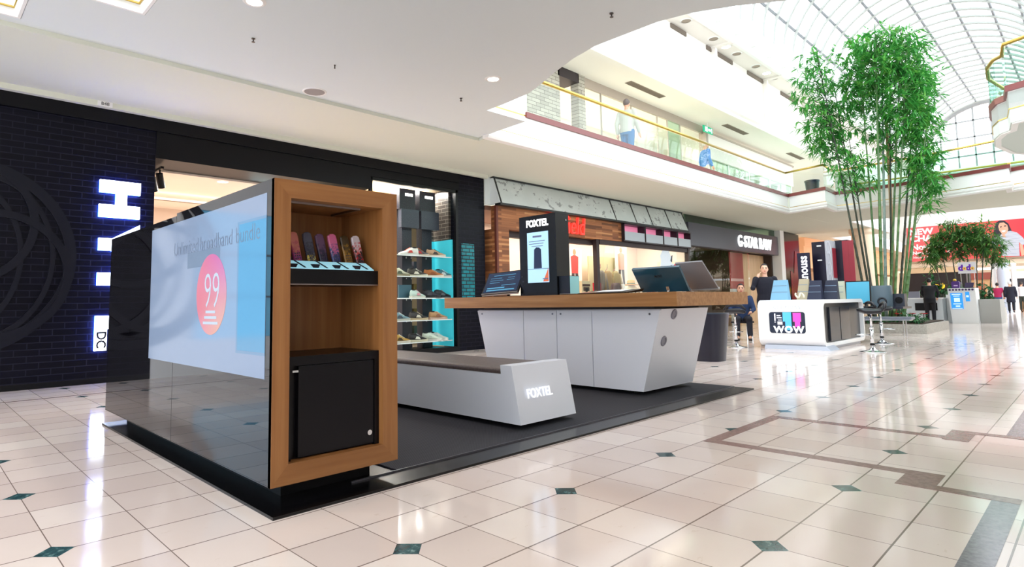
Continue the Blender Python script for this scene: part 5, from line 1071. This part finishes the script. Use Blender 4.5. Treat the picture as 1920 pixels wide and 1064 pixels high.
def culm(lab, base, top, crowns, rad, nleaf, lm, stemm, group, L=.28, W=.05, seed=0, cat='bamboo'):
    rnd = random.Random(seed); t = T('bamboo_culm', lab, cat, base, 0, group)
    b = Vector(base); e = Vector(top); q = MB(); pts = []; rs = []; N = 26
    for i in range(N+1):
        k = i/N; p = b.lerp(e, k)
        if i < N and i > 0:
            pts += [p-Vector((0, 0, .012)), p, p+Vector((0, 0, .012))]; r = rad*(1-.75*k); rs += [r, r*1.13, r]
        else: pts.append(p); rs.append(rad*(1-.75*k))
    q.tube(pts, rs, 8); stem = ob('stem', q, stemm, t, smooth=True)
    q = MB(); tw = MB()
    for cy_, cz_, ry, rz_ in crowns:
        n = int(nleaf)
        for i in range(n):
            while True:
                o = Vector((rnd.uniform(-1, 1), rnd.uniform(-1, 1), rnd.uniform(-1, 1)))
                if o.length < 1: break
            kz = (cz_+o.z*rz_-b.z)/max(.1, (e.z-b.z)); kz = min(1, max(0, kz)); ax = b.lerp(e, kz)
            c = Vector((ax.x+o.x*(ry+.15), cy_+o.y*ry, cz_+o.z*rz_))
            spray(q.bm, rnd, c, rnd.randint(4, 7), L, W)
            if i % 4 == 0: tw.tube([ax-Vector((0, 0, .25)), ax.lerp(c, .6), c], [.010, .006, .003], 4)
    ob('branch', tw, stemm, t); ob('foliage', q, lm, t)
    return t
stg = speckle('culm_green', (58, 92, 52), (86, 118, 68), 5, .4, (110, 132, 84)); stp = speckle('culm_pale', (120, 146, 140), (150, 168, 160), 5, .4)
std = speckle('culm_dark', (36, 44, 34), (56, 62, 48), 5, .5); stt = speckle('culm_tan', (176, 140, 100), (190, 156, 116), 4, .5)
data = [(18.7, 2.58, 18.9, 3.51, 8.44, [(3.58, 6.79, 0.58, 1.68)]), (19.4, 2.64, 19.6, 3.31, 7.57, [(3.38, 5.82, 0.55, 1.2)]), (19.1, 2.44, 19.3, 2.51, 8.71, [(2.6, 7.5, 0.55, 1.2)]), (18.8, 2.31, 19.0, 2.01, 8.68, [(2.05, 7.65, 0.59, 0.95)]), (19.5, 2.38, 19.7, 2.03, 8.34, [(2.29, 6.4, 0.66, 1.09)]), (19.2, 2.24, 19.4, 1.47, 8.53, [(1.51, 7.59, 0.55, 0.95)]), (18.9, 2.08, 19.1, 1.28, 8.22, [(1.39, 6.26, 0.53, 1.1)]), (19.6, 2.12, 19.8, 1.17, 8.16, [(1.2, 6.98, 0.4, 1.2)]), (19.3, 1.99, 19.5, 1.05, 7.34, [(1.19, 5.25, 0.42, 1.02)]), (19.0, 1.89, 19.2, 1.04, 5.63, [(1.16, 4.1, 0.38, 1.0)]), (18.7, 2.43, 18.9, 2.82, 5.51, [(2.78, 4.52, 0.55, 0.75)]), (19.4, 2.23, 19.6, 1.88, 7.15, [(1.92, 5.35, 0.49, 0.9)])]
labs = ['bamboo leaning furthest left, with the separate left-hand crown', 'dark thin bamboo second from left, its foliage hanging lowest on the left', 'bamboo whose crown rises just left of the centre of the tall clump', 'bamboo with the topmost leaves in the centre of the tall clump', 'pale thick bamboo standing in the middle of the tall clump', 'bamboo whose crown rises just right of the centre of the tall clump', 'green bamboo with foliage right of centre at mid height of the tall clump', 'bamboo with the crown at the upper right edge of the tall clump', 'bamboo with foliage at the right edge halfway up the tall clump', 'shorter bamboo with the lowest foliage at the right of the tall clump', 'short bamboo with sparse leaves low on the left of the tall clump', 'dark bamboo with sparse foliage just below the centre of the tall clump']
dens = [185, 115, 150, 150, 115, 150, 160, 130, 115, 95, 60, 55]
stems = [std, std, stg, stg, stp, stg, stg, std, stg, stg, std, std]
for i, (x, y, x2, y2, z2, cr) in enumerate(data):
    culm(labs[i], (x, y, .265), (x2, y2, z2), cr, .05 if i in (4, 9, 3) else .036, dens[i]*1.5, leafA, stems[i], 'tall bamboo in the stone planter', seed=i+1)
q = MB(); q.tube([(19.75, 2.2, .26), (19.75, 2.1, 4.0), (19.75, 2.06, 6.2)], .042, 10); o = ob('support_stake', q, stt, smooth=True); tag(o, 'tan wooden stake standing among the tall bamboo stems', 'stake')
def shrub(lab, c, r, n, m, L=.16, W=.07, seed=0, stems_=True):
    rnd = random.Random(seed); t = T('leafy_shrub', lab, 'shrub', (c[0], c[1], c[2]))
    q = MB()
    for i in range(n):
        while True:
            o = Vector((rnd.uniform(-1, 1), rnd.uniform(-1, 1), rnd.uniform(0, 1)))
            if o.length < 1: break
        spray(q.bm, rnd, Vector((c[0]+o.x*r[0], c[1]+o.y*r[1], c[2]+.04+o.z*r[2])), 4, L, W)
    ob('foliage', q, m, t)
    q = MB()
    for i in range(5): q.tube([(c[0]+.03*i-.06, c[1], c[2]), (c[0]+rnd.uniform(-.7, .7)*r[0], c[1]+rnd.uniform(-.7, .7)*r[1], c[2]+r[2]*.8)], .012, 5)
    ob('stem', q, std, t); return t
shrub('low green shrub at the right corner of the stone planter', (18.55, 1.62, .265), (.25, .32, .22), 70, shrubm, .10, .05, 21)
shrub('strip of low green plants along the front of the stone planter under the bench', (18.5, 2.5, .265), (.15, .55, .06), 50, shrubm, .08, .04, 22)
redm = leaf_mat('red_bract', (170, 16, 30), (206, 24, 44), (226, 60, 70))
for i, (x, y) in enumerate(((18.9, 1.97), (18.95, 1.66), (18.9, 1.40))):
    rnd = random.Random(40+i); t = T('red_flower', ['left', 'middle', 'right'][i]+' red poinsettia in the stone planter', 'flower', (x, y, .268), 0, 'red flowers in the planter')
    q = MB()
    for k in range(9): a = k*2*PI/9; leaf(q.bm, Vector((x, y, .48)), Vector((math.cos(a), math.sin(a), .5)), .13, .06)
    ob('bracts', q, redm, t)
    q = MB(); q.tube([(x, y, .27), (x, y, .48)], .01, 5); ob('stem', q, std, t)
t = T('bench', 'slim grey bench with chrome legs in front of the stone planter', 'bench', (17.2, 1.85, 0))
q = MB(); q.box((17.0, 1.32, .40), (17.4, 2.9, .46)); ob('seat', q, mat('bench_grey', (112, 118, 130), .4), t, bev=.008)
q = MB(); q.box((17.02, 1.36, .37), (17.38, 2.86, .40)); ob('rail', q, chrome, t)
for y in (1.5, 2.75):
    for x in (17.06, 17.34): q = MB(); q.tube([(x, y, 0), (x, y, .38)], .016, 10); ob('leg', q, chrome, t)
# service counter behind the planter
t = T('service_desk', 'white L-shaped desk behind the bamboo where a man in black works', 'desk', (26.3, 2.7, 0))
q = MB(); q.box((25.9, 2.05, 0), (26.7, 3.55, .86)); ob('body', q, mat('desk_white', (206, 214, 220), .35), t)
q = MB(); q.box((25.85, 2.0, .86), (26.75, 3.6, .90)); ob('desk_top', q, mat('desk_top', (232, 236, 238), .3), t)
q = MB(); q.box((25.88, 2.2, .45), (25.9, 2.85, .72)); ob('front_panel', q, blackm, t)
t = T('service_desk', 'pale grey desk end with a white side panel left of the white pay-station', 'desk', (27.0, 2.0, 0))
q = MB(); q.box((26.6, 1.9, 0), (28.0, 2.04, 1.0)); ob('side_panel', q, white, t)
q = MB(); q.box((26.75, 2.04, .0), (27.9, 2.4, .9)); ob('body', q, mat('desk_grey', (168, 178, 186), .4), t)
for i, (y, h, wd, c, lab) in enumerate(((3.2, .16, .10, (90, 92, 104), 'small grey machine at the left of the white desk'), (2.95, .24, .40, (120, 118, 130), 'grey monitor back on the white desk'), (2.6, .22, .06, (206, 200, 204), 'pale bottle standing on the white desk'))):
    q = MB(); q.box((26.2, y-wd/2, .90), (26.3, y+wd/2, .90+h)); o = ob('desk_item', q, mat('item%d' % i, c, .4), bev=.008); tag(o, lab, 'object')
# pay-station kiosk
t = T('pay_kiosk', 'white pay-station kiosk with blue notices and a row of purple dots', 'kiosk', (26.2, 1.5, 0))
q = MB(); q.hexa([(25.95, 1.10, 0), (26.7, 1.10, 0), (26.7, 1.82, 0), (25.95, 1.82, 0)], [(25.8, 1.12, 1.22), (26.7, 1.12, 1.22), (26.7, 1.87, 1.22), (25.8, 1.87, 1.22)]); ob('body', q, mat('desk_top'), t)
q = MB(); q.box((26.3, .55, 0), (27.6, 1.10, .82)); ob('side_wing', q, mat('wing_grey', (160, 160, 156), .5), t)
def kf(z): return 25.95-.15*z/1.22-.006
def kquad(q, a, b, z0, z1, off=0): q.hexa([(kf(z0)-off, a, z0), (kf(z0)-off, b, z0), (kf(z1)-off, b, z1), (kf(z1)-off, a, z1)], [(kf(z0)-off-.006, a, z0), (kf(z0)-off-.006, b, z0), (kf(z1)-off-.006, b, z1), (kf(z1)-off-.006, a, z1)])
blue = mat('notice_blue', (40, 140, 226), .4, em=.35); npale = mat('notice_pale', (196, 226, 246), .4, em=.3)
q = MB(); kquad(q, 1.47, 1.80, .50, 1.05); n_ = ob('notice', q, blue, t)
q = MB()
for a, b, z0, z1 in ((1.52, 1.76, .985, 1.02), (1.55, 1.72, .93, .955), (1.55, 1.71, .74, .88), (1.52, 1.74, .66, .69), (1.56, 1.68, .57, .62), (1.5, 1.78, .515, .535)): kquad(q, a, b, z0, z1, .006)
ob('print', q, npale, n_)
q = MB(); kquad(q, 1.28, 1.39, .76, 1.08); n_ = ob('notice', q, blue, t)
q = MB(); kquad(q, 1.30, 1.37, .90, .97, .006); ob('print', q, npale, n_)
q = MB()
for k in range(8): y = 1.80-.088*k; q.tube([(kf(1.16)+.002, y, 1.16), (kf(1.16)-.012, y, 1.16)], .034, 14)
ob('purple_dots', q, mat('dot_purple', (72, 48, 96), .4), t)
purple = mat('dodo_purple', (98, 28, 170), .4); yell = mat('dodo_yellow', (240, 190, 40), .4)
t = T('hanging_sign', 'pale sign with purple and yellow letters above the white pay-station', 'sign', (26.0, 1.3, 1.25))
q = MB(); q.box((25.98, 1.06, 1.72), (26.01, 1.55, 2.11)); ob('board', q, mat('sign_lilac', (214, 212, 218), .4), t)
text('lettering', 'd', .27, purple, (25.977, 1.475, 1.915), (0, -1, 0), (0, 0, 1), t, .003, off=.014)
text('lettering', 'd', .27, purple, (25.977, 1.265, 1.915), (0, -1, 0), (0, 0, 1), t, .003, off=.014)
for y in (1.37, 1.16):
    q = MB(); q.tube([(25.98, y, 1.89), (25.972, y, 1.89)], .055, 18); o = ob('lettering', q, yell, t)
    q = MB(); q.tube([(25.973, y, 1.89), (25.968, y, 1.89)], .018, 12); ob('letter_eye', q, purple, o)
q = MB()
for y in (1.12, 1.49): q.tube([(26.0, y, 1.22), (26.0, y, 1.74)], .008, 6)
ob('post', q, chrome, t)
t = T('promo_box', 'purple box topped by a yellow ball on the white pay-station', 'box', (26.1, 1.66, 1.22))
q = MB(); q.loft([[(26.0, 1.66-w, z), (26.2, 1.66-w, z), (26.2, 1.66+w, z), (26.0, 1.66+w, z)] for z, w in ((1.22, .10), (1.42, .12), (1.46, .08))]); ob('carton', q, mat('carton_purple', (70, 34, 110), .5), t)
q = MB(); q.ball((26.08, 1.68, 1.50), .05, 10); ob('ball', q, mat('ball_gold', (206, 170, 50), .4), t, smooth=True)
q = MB(); q.box((25.998, 1.60, 1.29), (26.0, 1.71, 1.33)); ob('print', q, mat('print_lilac', (190, 160, 206), .4), t)
t = T('laptop', 'dark purple open laptop at the right of the white pay-station', 'laptop', (26.1, 1.3, 1.22))
q = MB(); q.box((26.0, 1.16, 1.22), (26.2, 1.44, 1.235)); ob('base', q, blackm, t)
q = MB(); q.hexa([(25.99, 1.18, 1.235), (26.0, 1.18, 1.235), (26.0, 1.42, 1.235), (25.99, 1.42, 1.235)], [(25.95, 1.14, 1.40), (25.96, 1.14, 1.40), (25.96, 1.38, 1.40), (25.95, 1.38, 1.40)]); ob('lid', q, mat('laptop_purple', (62, 50, 84), .4), t)
# second planter and bamboo
t = T('planter', 'stone planter at the foot of the shorter bamboo further back', 'planter', (30.5, 2.2, 0))
q = MB(); q.box((29.2, .9, 0), (32, 3.6, .45)); ob('stone_curb', q, stone, t)
q = MB(); q.box((29.3, 1.0, .45), (31.9, 3.5, .48)); ob('soil', q, MATS['soil'], t)
rb = random.Random(5)
sp = [(2.85, 2.9, 2.55), (2.55, 2.7, 3.0), (2.3, 2.4, 3.4), (2.05, 2.05, 2.9), (1.8, 1.8, 3.3), (1.55, 1.5, 3.0), (1.3, 1.2, 3.2), (1.05, .95, 2.6)]
for i, (yb, yc, zc) in enumerate(sp):
    culm('%s stem from the left of the shorter bamboo before the red banner' % ['first', 'second', 'third', 'fourth', 'fifth', 'sixth', 'seventh', 'eighth'][i], (30.2+.25*(i % 3), 2.0+(yb-2.0)*.75, .475), (30.3+.25*(i % 3), yc, zc+.55), [(yc, zc+.12, .38, .62)], .03, 120, leafB, std, 'shorter bamboo before the red banner', .26, .055, 60+i)
shrub('green shrub on the left under the shorter bamboo', (29.8, 2.95, .475), (.35, .5, 1.3), 120, shrubm, .2, .10, 71)
shrub('green shrub in the middle under the shorter bamboo', (29.7, 2.2, .475), (.35, .5, 1.0), 100, shrubm, .2, .10, 72)
shrub('green shrub on the right under the shorter bamboo', (29.8, 1.35, .475), (.35, .5, .9), 90, shrubm, .2, .10, 73)
# columns
cream = mat('column_cream', (232, 206, 180), .6)
for i, (x, y, r, m_, lab) in enumerate(((27.24, 4.69, .36, cream, 'round cream column behind the tall bamboo'), (46.2, 5.9, .42, cream, 'round cream column between the tall bamboo and the red banner'), (44, 2.36, .12, white, 'slim white column below the red banner, left of the walkers'), (43.6, 1.93, .26, mat('column_blue', (176, 182, 196), .5), 'grey-blue column below the banner behind the walkers'), (44.4, 1.55, .12, white, 'slim white column below the banner right of the grey-blue one'))):
    t = T('column', lab, 'column', (x, y, 0))
    q = MB(); q.lathe([(r, 0.12), (r, 3.45 if i < 1 else 2.6)], (x, y, 0), 24); ob('shaft', q, m_, t, auto=True)
    q = MB(); q.lathe([(r*1.25, 0), (r*1.25, .1), (r*1.05, .12)], (x, y, 0), 24); q.lathe([(r*1.0, 3.45 if i < 1 else 2.6), (r*1.2, 3.55 if i < 1 else 2.68), (r*1.2, 3.70 if i < 1 else 2.745)], (x, y, 0), 24); ob('base_and_capital', q, m_, t, auto=True)
# rear bridge and red banner
mb = MB(); mb.box((45.3, -10, 2.75), (50, 9, 4.2)); mb.box((45.2, -10, 2.75), (45.32, 9, 3.0)); st('ceiling_rear_bridge', mb, mat('rear_cream', (236, 222, 196), .7))
t = T('red_banner', 'wide red banner with white words and a printed woman hung across the rear bridge', 'banner', (44.7, 2.8, 3.1))
def brd_mat():
    M, n = nmat('banner_red', r=.6); p = n.pos(); f = n.math('ADD', n.math('MULTIPLY', p[1], -.12), .95)
    n.out(n.ramp(f, [(.1, (232, 100, 104)), (.6, (222, 72, 72)), (.9, (200, 34, 50))])); return M
q = MB(); q.box((44.7, -2.2, 3.12), (44.74, 6.42, 5.24)); b_ = ob('cloth', q, brd_mat(), t)
bw = mat('banner_white', (250, 240, 238), .6, em=.15)
def bz(u, v): return 5.22-(v-430+(u-1700)*.0909)/(29.6+(u-1700)*.0164)
def btxt(s, u, v, size, off=.012, sx=1.05): text('lettering', s, size, bw, (44.69, 6.42-(u-1700)/40.2, bz(u, v)), (0, -1, 0), (0, 0, 1), b_, .002, off=off, align='LEFT', sx=sx)
btxt('NEW', 1705, 438, .50, .02); btxt('CHA', 1707, 450.5, .50, .02); btxt('Now Op', 1708, 466, .46, .016, 1.0); btxt('New location d', 1709, 476.5, .30, .008, 1.0); btxt('Higher quality', 1710, 484.5, .20, .004, 1.1); btxt('AY!', 1831, 447, .46, .02)
# printed woman
def Bp(u, v): return (6.42-(u-1700)/40.2, bz(u, v))
def bpoly(name, pts, m_, off): 
    q = MB(); P = [Bp(u, v) for u, v in pts]; q.prism(P, .003, 0, 44.70-off); return ob(name, q, m_, b_)
bh = mat('print_hair', (38, 26, 36), .6); bs = mat('print_skin', (206, 150, 124), .6)
def tee_mat():
    M, n = nmat('print_tee', r=.7); p = n.pos(); n.out(n.mix(n.math('GREATER_THAN', n.math('SINE', n.math('MULTIPLY', p[2], 90)), 0), lin((186, 186, 194)), lin((150, 152, 164)))); return M
bpoly('printed_hair', [(1868, 452), (1866, 440), (1869, 425), (1873, 417), (1880, 413), (1888, 414), (1894, 419), (1897, 428), (1900, 438), (1890, 440), (1882, 436), (1880, 446), (1876, 453)], bh, .006)
bpoly('printed_body', [(1876, 445), (1880, 439), (1888, 434), (1897, 433), (1907, 436), (1916, 445), (1921, 456), (1914, 460), (1909, 454), (1908, 480), (1878, 480), (1877, 466), (1876, 458), (1866, 460), (1858, 454), (1868, 446)], tee_mat(), .008)
bpoly('printed_arm', [(1858, 456), (1864, 460), (1866, 462), (1878, 462), (1878, 466), (1856, 465), (1853, 461)], bs, .010)
bpoly('printed_arm', [(1910, 456), (1915, 460), (1917, 478), (1911, 480), (1910, 470)], bs, .010)
bpoly('printed_face', [(1876, 424), (1879, 418), (1886, 417), (1892, 422), (1893, 430), (1890, 437), (1886, 440), (1888, 445), (1882, 444), (1881, 438), (1877, 432)], bs, .011)
bpoly('printed_smile', [(1881, 433), (1888, 431.5), (1887, 434.5), (1883, 435.5)], bw, .014)
bpoly('printed_eye', [(1879, 425), (1882, 424), (1882, 426), (1879, 427)], bh, .014); bpoly('printed_eye', [(1886, 423), (1890, 422.5), (1890, 424.5), (1886, 425)], bh, .014)
# far ground-level shops
mb = MB(); mb.box((56, -12, 0), (56.3, 12, 2.8)); st('wall_far_end', mb, mat('far_beige', (196, 176, 152), .8))
fr = random.Random(11)
for i in range(7):
    y = -6+2.0*i; c = [(40, 34, 34), (210, 190, 160), (58, 40, 36), (170, 150, 130), (50, 50, 60), (190, 150, 110), (36, 30, 34)][i]
    t = T('shopfront', '%s shop from the right across the far end wall below the rear bridge' % ['first', 'second', 'third', 'fourth', 'fifth', 'sixth', 'seventh'][i], 'shopfront', (55.5, y, 0), 0, 'far end shopfronts')
    q = MB(); q.box((55.5, y-.9, 0), (56, y+.9, 2.1)); ob('opening', q, mat('far_op%d' % i, c, .6), t)
    q = MB(); q.box((55.4, y-.95, 2.1), (56, y+.95, 2.6)); ob('sign_band', q, mat('far_band%d' % i, [(230, 220, 205), (240, 200, 40), (220, 210, 200), (60, 60, 66), (230, 222, 214), (120, 60, 50), (226, 214, 196)][i], .5, em=.2), t)
t = T('cafe_counter', 'orange-brown cafe counter below the rear bridge behind the walkers', 'counter', (46, 2.2, 0))
q = MB(); q.box((45.9, .5, 0), (46.5, 3.6, .75)); ob('body', q, mat('cafe_orange', (206, 150, 96), .6), t)
q = MB(); q.box((45.85, .45, .75), (46.55, 3.65, .80)); ob('counter_top', q, mat('cafe_top', (150, 120, 96), .4), t)
for i, (y, h, c) in enumerate(((3.2, .9, (196, 120, 90)), (2.75, .45, (220, 230, 236)), (2.2, .5, (180, 150, 120)))):
    q = MB(); q.box((46.1, y-.18, .80), (46.3, y+.18, .8+h)); o = ob('counter_display', q, mat('cd%d' % i, c, .5), bev=.02); tag(o, ['tall orange-brown', 'pale blue', 'tan'][i]+' display on the far cafe counter', 'display')
t = T('dark_kiosk', 'dark shop unit with yellow lanterns between the bamboo clumps', 'shop', (36, 3.6, 0))
q = MB(); q.box((36, 2.6, 0), (37.5, 5.0, 2.1)); ob('unit', q, mat('unit_dark', (30, 20, 20), .6), t)
q = MB(); q.box((35.95, 2.55, 2.1), (37.5, 5.05, 2.35)); ob('head', q, mat('unit_tan', (196, 166, 130), .6), t)
for i, (y, z) in enumerate(((3.75, 1.42), (3.62, 1.30), (3.52, 1.45))):
    q = MB(); q.ball((35.91, y, z), (.10, .10, .13), 12); o = ob('lantern', q, mat('lantern_yellow', (240, 180, 40), .4, em=.8), smooth=True); tag(o, ['left', 'lower middle', 'right'][i]+' yellow lantern on the dark shop unit between the bamboo clumps', 'lantern', 'yellow lanterns')
t = T('litter_bin', 'dark round bin behind the glass at the corner of the upper gallery', 'bin', (20.45, 4.33, 4.2))
q = MB(); q.lathe([(.17, 4.2), (.21, 4.68), (.225, 4.69), (.225, 4.73), (.19, 4.74)], (20.45, 4.33, 0), 24); ob('body', q, mat('bin_navy'), t, auto=True)
q = MB(); q.lathe([(.06, 4.741), (.12, 4.742), (.12, 4.75), (.06, 4.75)], (20.45, 4.33, 0), 20); ob('lid_ring', q, chrome, t)
# ---------------------------------------------------------------- people
skinm = mat('skin', (206, 156, 130), .55)
def person(lab, loc, rz, h=1.72, top=(60, 60, 70), legs=(40, 60, 100), hair=(40, 30, 28), shoe=(40, 34, 32), stride=.0, arms=None, lean=0.0, vox=.016, sleeves=True, bald=False, coat=0.0, face=False, lookup=0.0, group=None, skin=None, sit=False):
    k = h/1.75; t = T('person', lab, 'person', loc, rz, group)
    def P(x, y, z):
        if lean and z > .95: x += math.sin(lean)*(z-.95); z = .95+(z-.95)*math.cos(lean)
        if sit: z -= .46
        return Vector((x*k, y*k, z*k))
    # joints
    J = {}
    for s, n in ((1, 'L'), (-1, 'R')):
        J['hip'+n] = P(0, s*.095, .93); J['kne'+n] = P(.03+s*stride*.5, s*.10, .51); J['ank'+n] = P(s*stride-.02-(.06 if s*stride < 0 else 0), s*.10, .10+(.05 if s*stride < -.05 else 0)); J['toe'+n] = J['ank'+n]+Vector((.15*k, 0, -.06*k))
        if sit: J['kne'+n] = Vector((.42, s*.13, .49))*k; J['ank'+n] = Vector((.40, s*.13, .09))*k; J['toe'+n] = Vector((.55, s*.13, .03))*k
        J['sho'+n] = P(0, s*.185, 1.42)
        a = (arms or {}).get(n)
        if a: J['elb'+n], J['wri'+n] = P(*a[0]), P(*a[1])
        else: J['elb'+n] = P(-.03-s*stride*.25, s*.245, 1.14); J['wri'+n] = P(.06-s*stride*.55, s*.25, .90)
    def limb(q, pts, rs, n=12): q.tube(pts, [r*k for r in rs], n); [q.ball(p, r*k, 10) for p, r in zip(pts, rs)]
    def tor(q, secs, dx=0):
        q.loft([[P(dx+cx+d*math.cos(a*PI/8), w_*math.sin(a*PI/8), z) for a in range(16)] for z, w_, d, cx in secs])
    TS = [(.86, .165, .11, 0), (.95, .175, .12, 0), (1.08, .155, .11, .005), (1.22, .17, .115, .01), (1.34, .19, .115, .005), (1.42, .18, .095, 0), (1.47, .11, .07, -.005)]
    def hand(q, n):
        w_ = J['wri'+n]; d = (w_-J['elb'+n]).normalized(); s = d.cross(Vector((1, 0, 0)))
        if s.length < .2: s = d.cross(Vector((0, 1, 0)))
        s.normalize(); f = d.cross(s)
        q.tube([w_, w_+d*.045*k, w_+d*.09*k], [.024*k, .036*k, .034*k], 10)
        for i in range(4):
            b = w_+d*.085*k+f*(.026-.0175*i)*k; L = (.062, .074, .07, .055)[i]*k
            q.tube([b, b+d*L*.5+s*.006*k, b+d*L*.85+s*.022*k], [.0105*k, .0098*k, .008*k], 7)
        b = w_+d*.035*k+f*.03*k; q.tube([b, b+d*.035*k+f*.025*k, b+d*.065*k+f*.03*k+s*.01*k], [.012*k, .0105*k, .0085*k], 7)
    q = MB(); tor(q, [(z, w_*.93, d*.93, c) for z, w_, d, c in TS])
    for n in 'LR':
        limb(q, [J['hip'+n], J['kne'+n], J['ank'+n]], [.082, .055, .038]); limb(q, [J['ank'+n], J['toe'+n]], [.04, .032])
        limb(q, [J['sho'+n], J['elb'+n], J['wri'+n]], [.052, .038, .026]); hand(q, n)
    hc = P(.02, 0, 1.645); up = math.sin(lookup)
    q.tube([P(-.005, 0, 1.44), P(.01, 0, 1.56)], [.058*k, .05*k], 12)
    q.ball(hc, (.092*k, .074*k, .112*k), 16); q.ball(hc+Vector((.03, 0, -.055))*k, (.055*k, .05*k, .055*k), 12)
    q.ball(hc+Vector((.098, 0, -.015))*k, (.018*k, .013*k, .024*k), 8)
    for s in (1, -1): q.ball(hc+Vector((-.005, s*.074, -.01))*k, (.02*k, .010*k, .03*k), 8)
    b = ob('body', q, skin or skinm, t, True, True)
    rm = b.modifiers.new('r', 'REMESH'); rm.mode = 'VOXEL'; rm.voxel_size = vox*.75; sm_ = b.modifiers.new('s', 'SMOOTH'); sm_.iterations = 2; applymods(b)
    for p in b.data.polygons: p.use_smooth = True
    def cloth(name, q, c, r=.85):
        o = ob(name, q, mat('cloth_'+name_of(c), c, r), t, True, True); rm = o.modifiers.new('r', 'REMESH'); rm.mode = 'VOXEL'; rm.voxel_size = vox; s2 = o.modifiers.new('s', 'SMOOTH'); s2.iterations = 3; applymods(o)
        for p in o.data.polygons: p.use_smooth = True
        return o
    q = MB(); lo = .90-coat
    TT = [(lo, .19 if not coat else .20, .135 if not coat else .14, 0)]+[(z, w_+.016, d+.018, c) for z, w_, d, c in TS if z > lo+.05]; tor(q, TT)
    for n in 'LR':
        if sleeves: limb(q, [J['sho'+n], J['elb'+n], J['elb'+n].lerp(J['wri'+n], .9)], [.068, .056, .044])
        else: limb(q, [J['sho'+n], J['sho'+n].lerp(J['elb'+n], .6)], [.068, .06])
    cloth('jacket' if sleeves else 'shirt', q, top)
    q = MB(); tor(q, [(.84, .17, .12, 0), (.90, .185, .13, 0), (.97, .18, .125, 0)])
    for n in 'LR': limb(q, [J['hip'+n], J['kne'+n], J['kne'+n].lerp(J['ank'+n], .93)], [.098, .072, .060])
    cloth('trousers', q, legs)
    q = MB()
    for n in 'LR': limb(q, [J['ank'+n]+Vector((-.03*k, 0, -.045*k)), J['toe'+n]+Vector((.01*k, 0, -.008*k))], [.048, .04])
    cloth('shoes', q, shoe, .5)
    q = MB(); q.ball(hc+Vector((-.014, 0, .022))*k, (.096*k, .081*k, .104*k), 16)
    q.bm.verts.ensure_lookup_table()
    dead = [v for v in q.bm.verts if (v.co.x-hc.x) > (.045*k if not bald else -.02*k) and (v.co.z-hc.z) < .062*k] + [v for v in q.bm.verts if v.co.z < hc.z-.07*k]
    bmesh.ops.delete(q.bm, geom=list(set(dead)), context='VERTS')
    ob('hair', q, mat('hair_'+name_of(hair), hair, .6), t, True, True)
    if face:
        q = MB()
        for s in (1, -1): q.ball(hc+Vector((.083, s*.030, .008))*k, (.008*k, .013*k, .007*k), 8)
        ob('eyes', q, mat('eye_dark', (40, 28, 26), .3), t, True, True)
        q = MB()
        for s in (1, -1): q.tube([hc+Vector((.088, s*.016, .028))*k, hc+Vector((.084, s*.045, .03))*k], .005*k, 6)
        ob('eyebrows', q, mat('hair_'+name_of(hair)), t, True)
        q = MB(); q.ball(hc+Vector((.086, 0, -.058))*k, (.008*k, .022*k, .008*k), 8); ob('mouth', q, mat('lips', (176, 74, 78), .4), t, True, True)
    return t
person('man in a light grey jacket and blue jeans walking along the upper gallery', (12.25, 5.95, 4.2), .15, 1.76, (176, 176, 166), (50, 104, 150), (96, 84, 80), stride=.14)
person('grey-haired person in a blue jumper and pale trousers on the upper gallery', (17.4, 6.4, 4.2), -.6, 1.70, (84, 128, 190), (206, 196, 180), (200, 190, 180), stride=.05)
person('woman in black with hand raised to her face standing behind the rounded white kiosk', (12.95, 3.13, 0), math.radians(205), 1.70, (20, 20, 34), (20, 20, 30), (34, 26, 26), face=True, vox=.012, coat=.12, skin=mat('skin_light', (224, 176, 150), .5),
       arms={'R': ((.15, -.26, 1.22), (.085, -.15, 1.455)), 'L': ((-.05, .26, 1.15), (.02, .27, .9))})
person('man in black leaning over the white desk behind the bamboo', (25.35, 2.32, 0), .05, 1.62, (18, 18, 24), (22, 22, 28), (28, 22, 22), lean=.35, coat=.12, arms={'L': ((.16, .25, 1.16), (.34, .18, .98)), 'R': ((.16, -.25, 1.16), (.34, -.2, .98))})
person('walker in a crimson top and blue jeans seen from behind on the right', (41.2, 2.0, 0), .1, 1.60, (150, 24, 70), (40, 66, 110), (30, 24, 24), stride=.08, vox=.03, sleeves=False)
person('walker in a long dark coat seen from behind beside the one in crimson', (41.2, 1.5, 0), .0, 1.66, (20, 20, 36), (24, 24, 34), (190, 190, 190), stride=.06, vox=.03, coat=.30)
person('walker in a white shirt and dark trousers cut by the right edge of the photo', (45.0, 1.33, 0), -.3, 1.68, (226, 224, 230), (60, 66, 60), (60, 50, 46), stride=.06, vox=.03)

t = T('low_stool', 'low dark stool under the seated person in the blue jacket', 'stool', (14.0, 4.1, 0))
q = MB(); q.box((13.82, 3.9, .39), (14.18, 4.3, .43)); ob('seat', q, mat('stool_black'), t, bev=.01)
for dx in (-.15, .15):
    for dy in (-.16, .16): q = MB(); q.tube([(14.0+dx, 4.1+dy, 0), (14.0+dx, 4.1+dy, .39)], .015, 8); ob('leg', q, chrome, t)
person('person in a blue jacket with dark hair seated behind the far bar stool', (14.0, 4.1, 0), math.radians(205), 1.78, (30, 48, 84), (36, 36, 46), (30, 24, 24), face=True, sit=True, arms={'L': ((.10, .25, 1.16), (.30, .18, 1.10)), 'R': ((.10, -.25, 1.16), (.30, -.18, 1.10))})
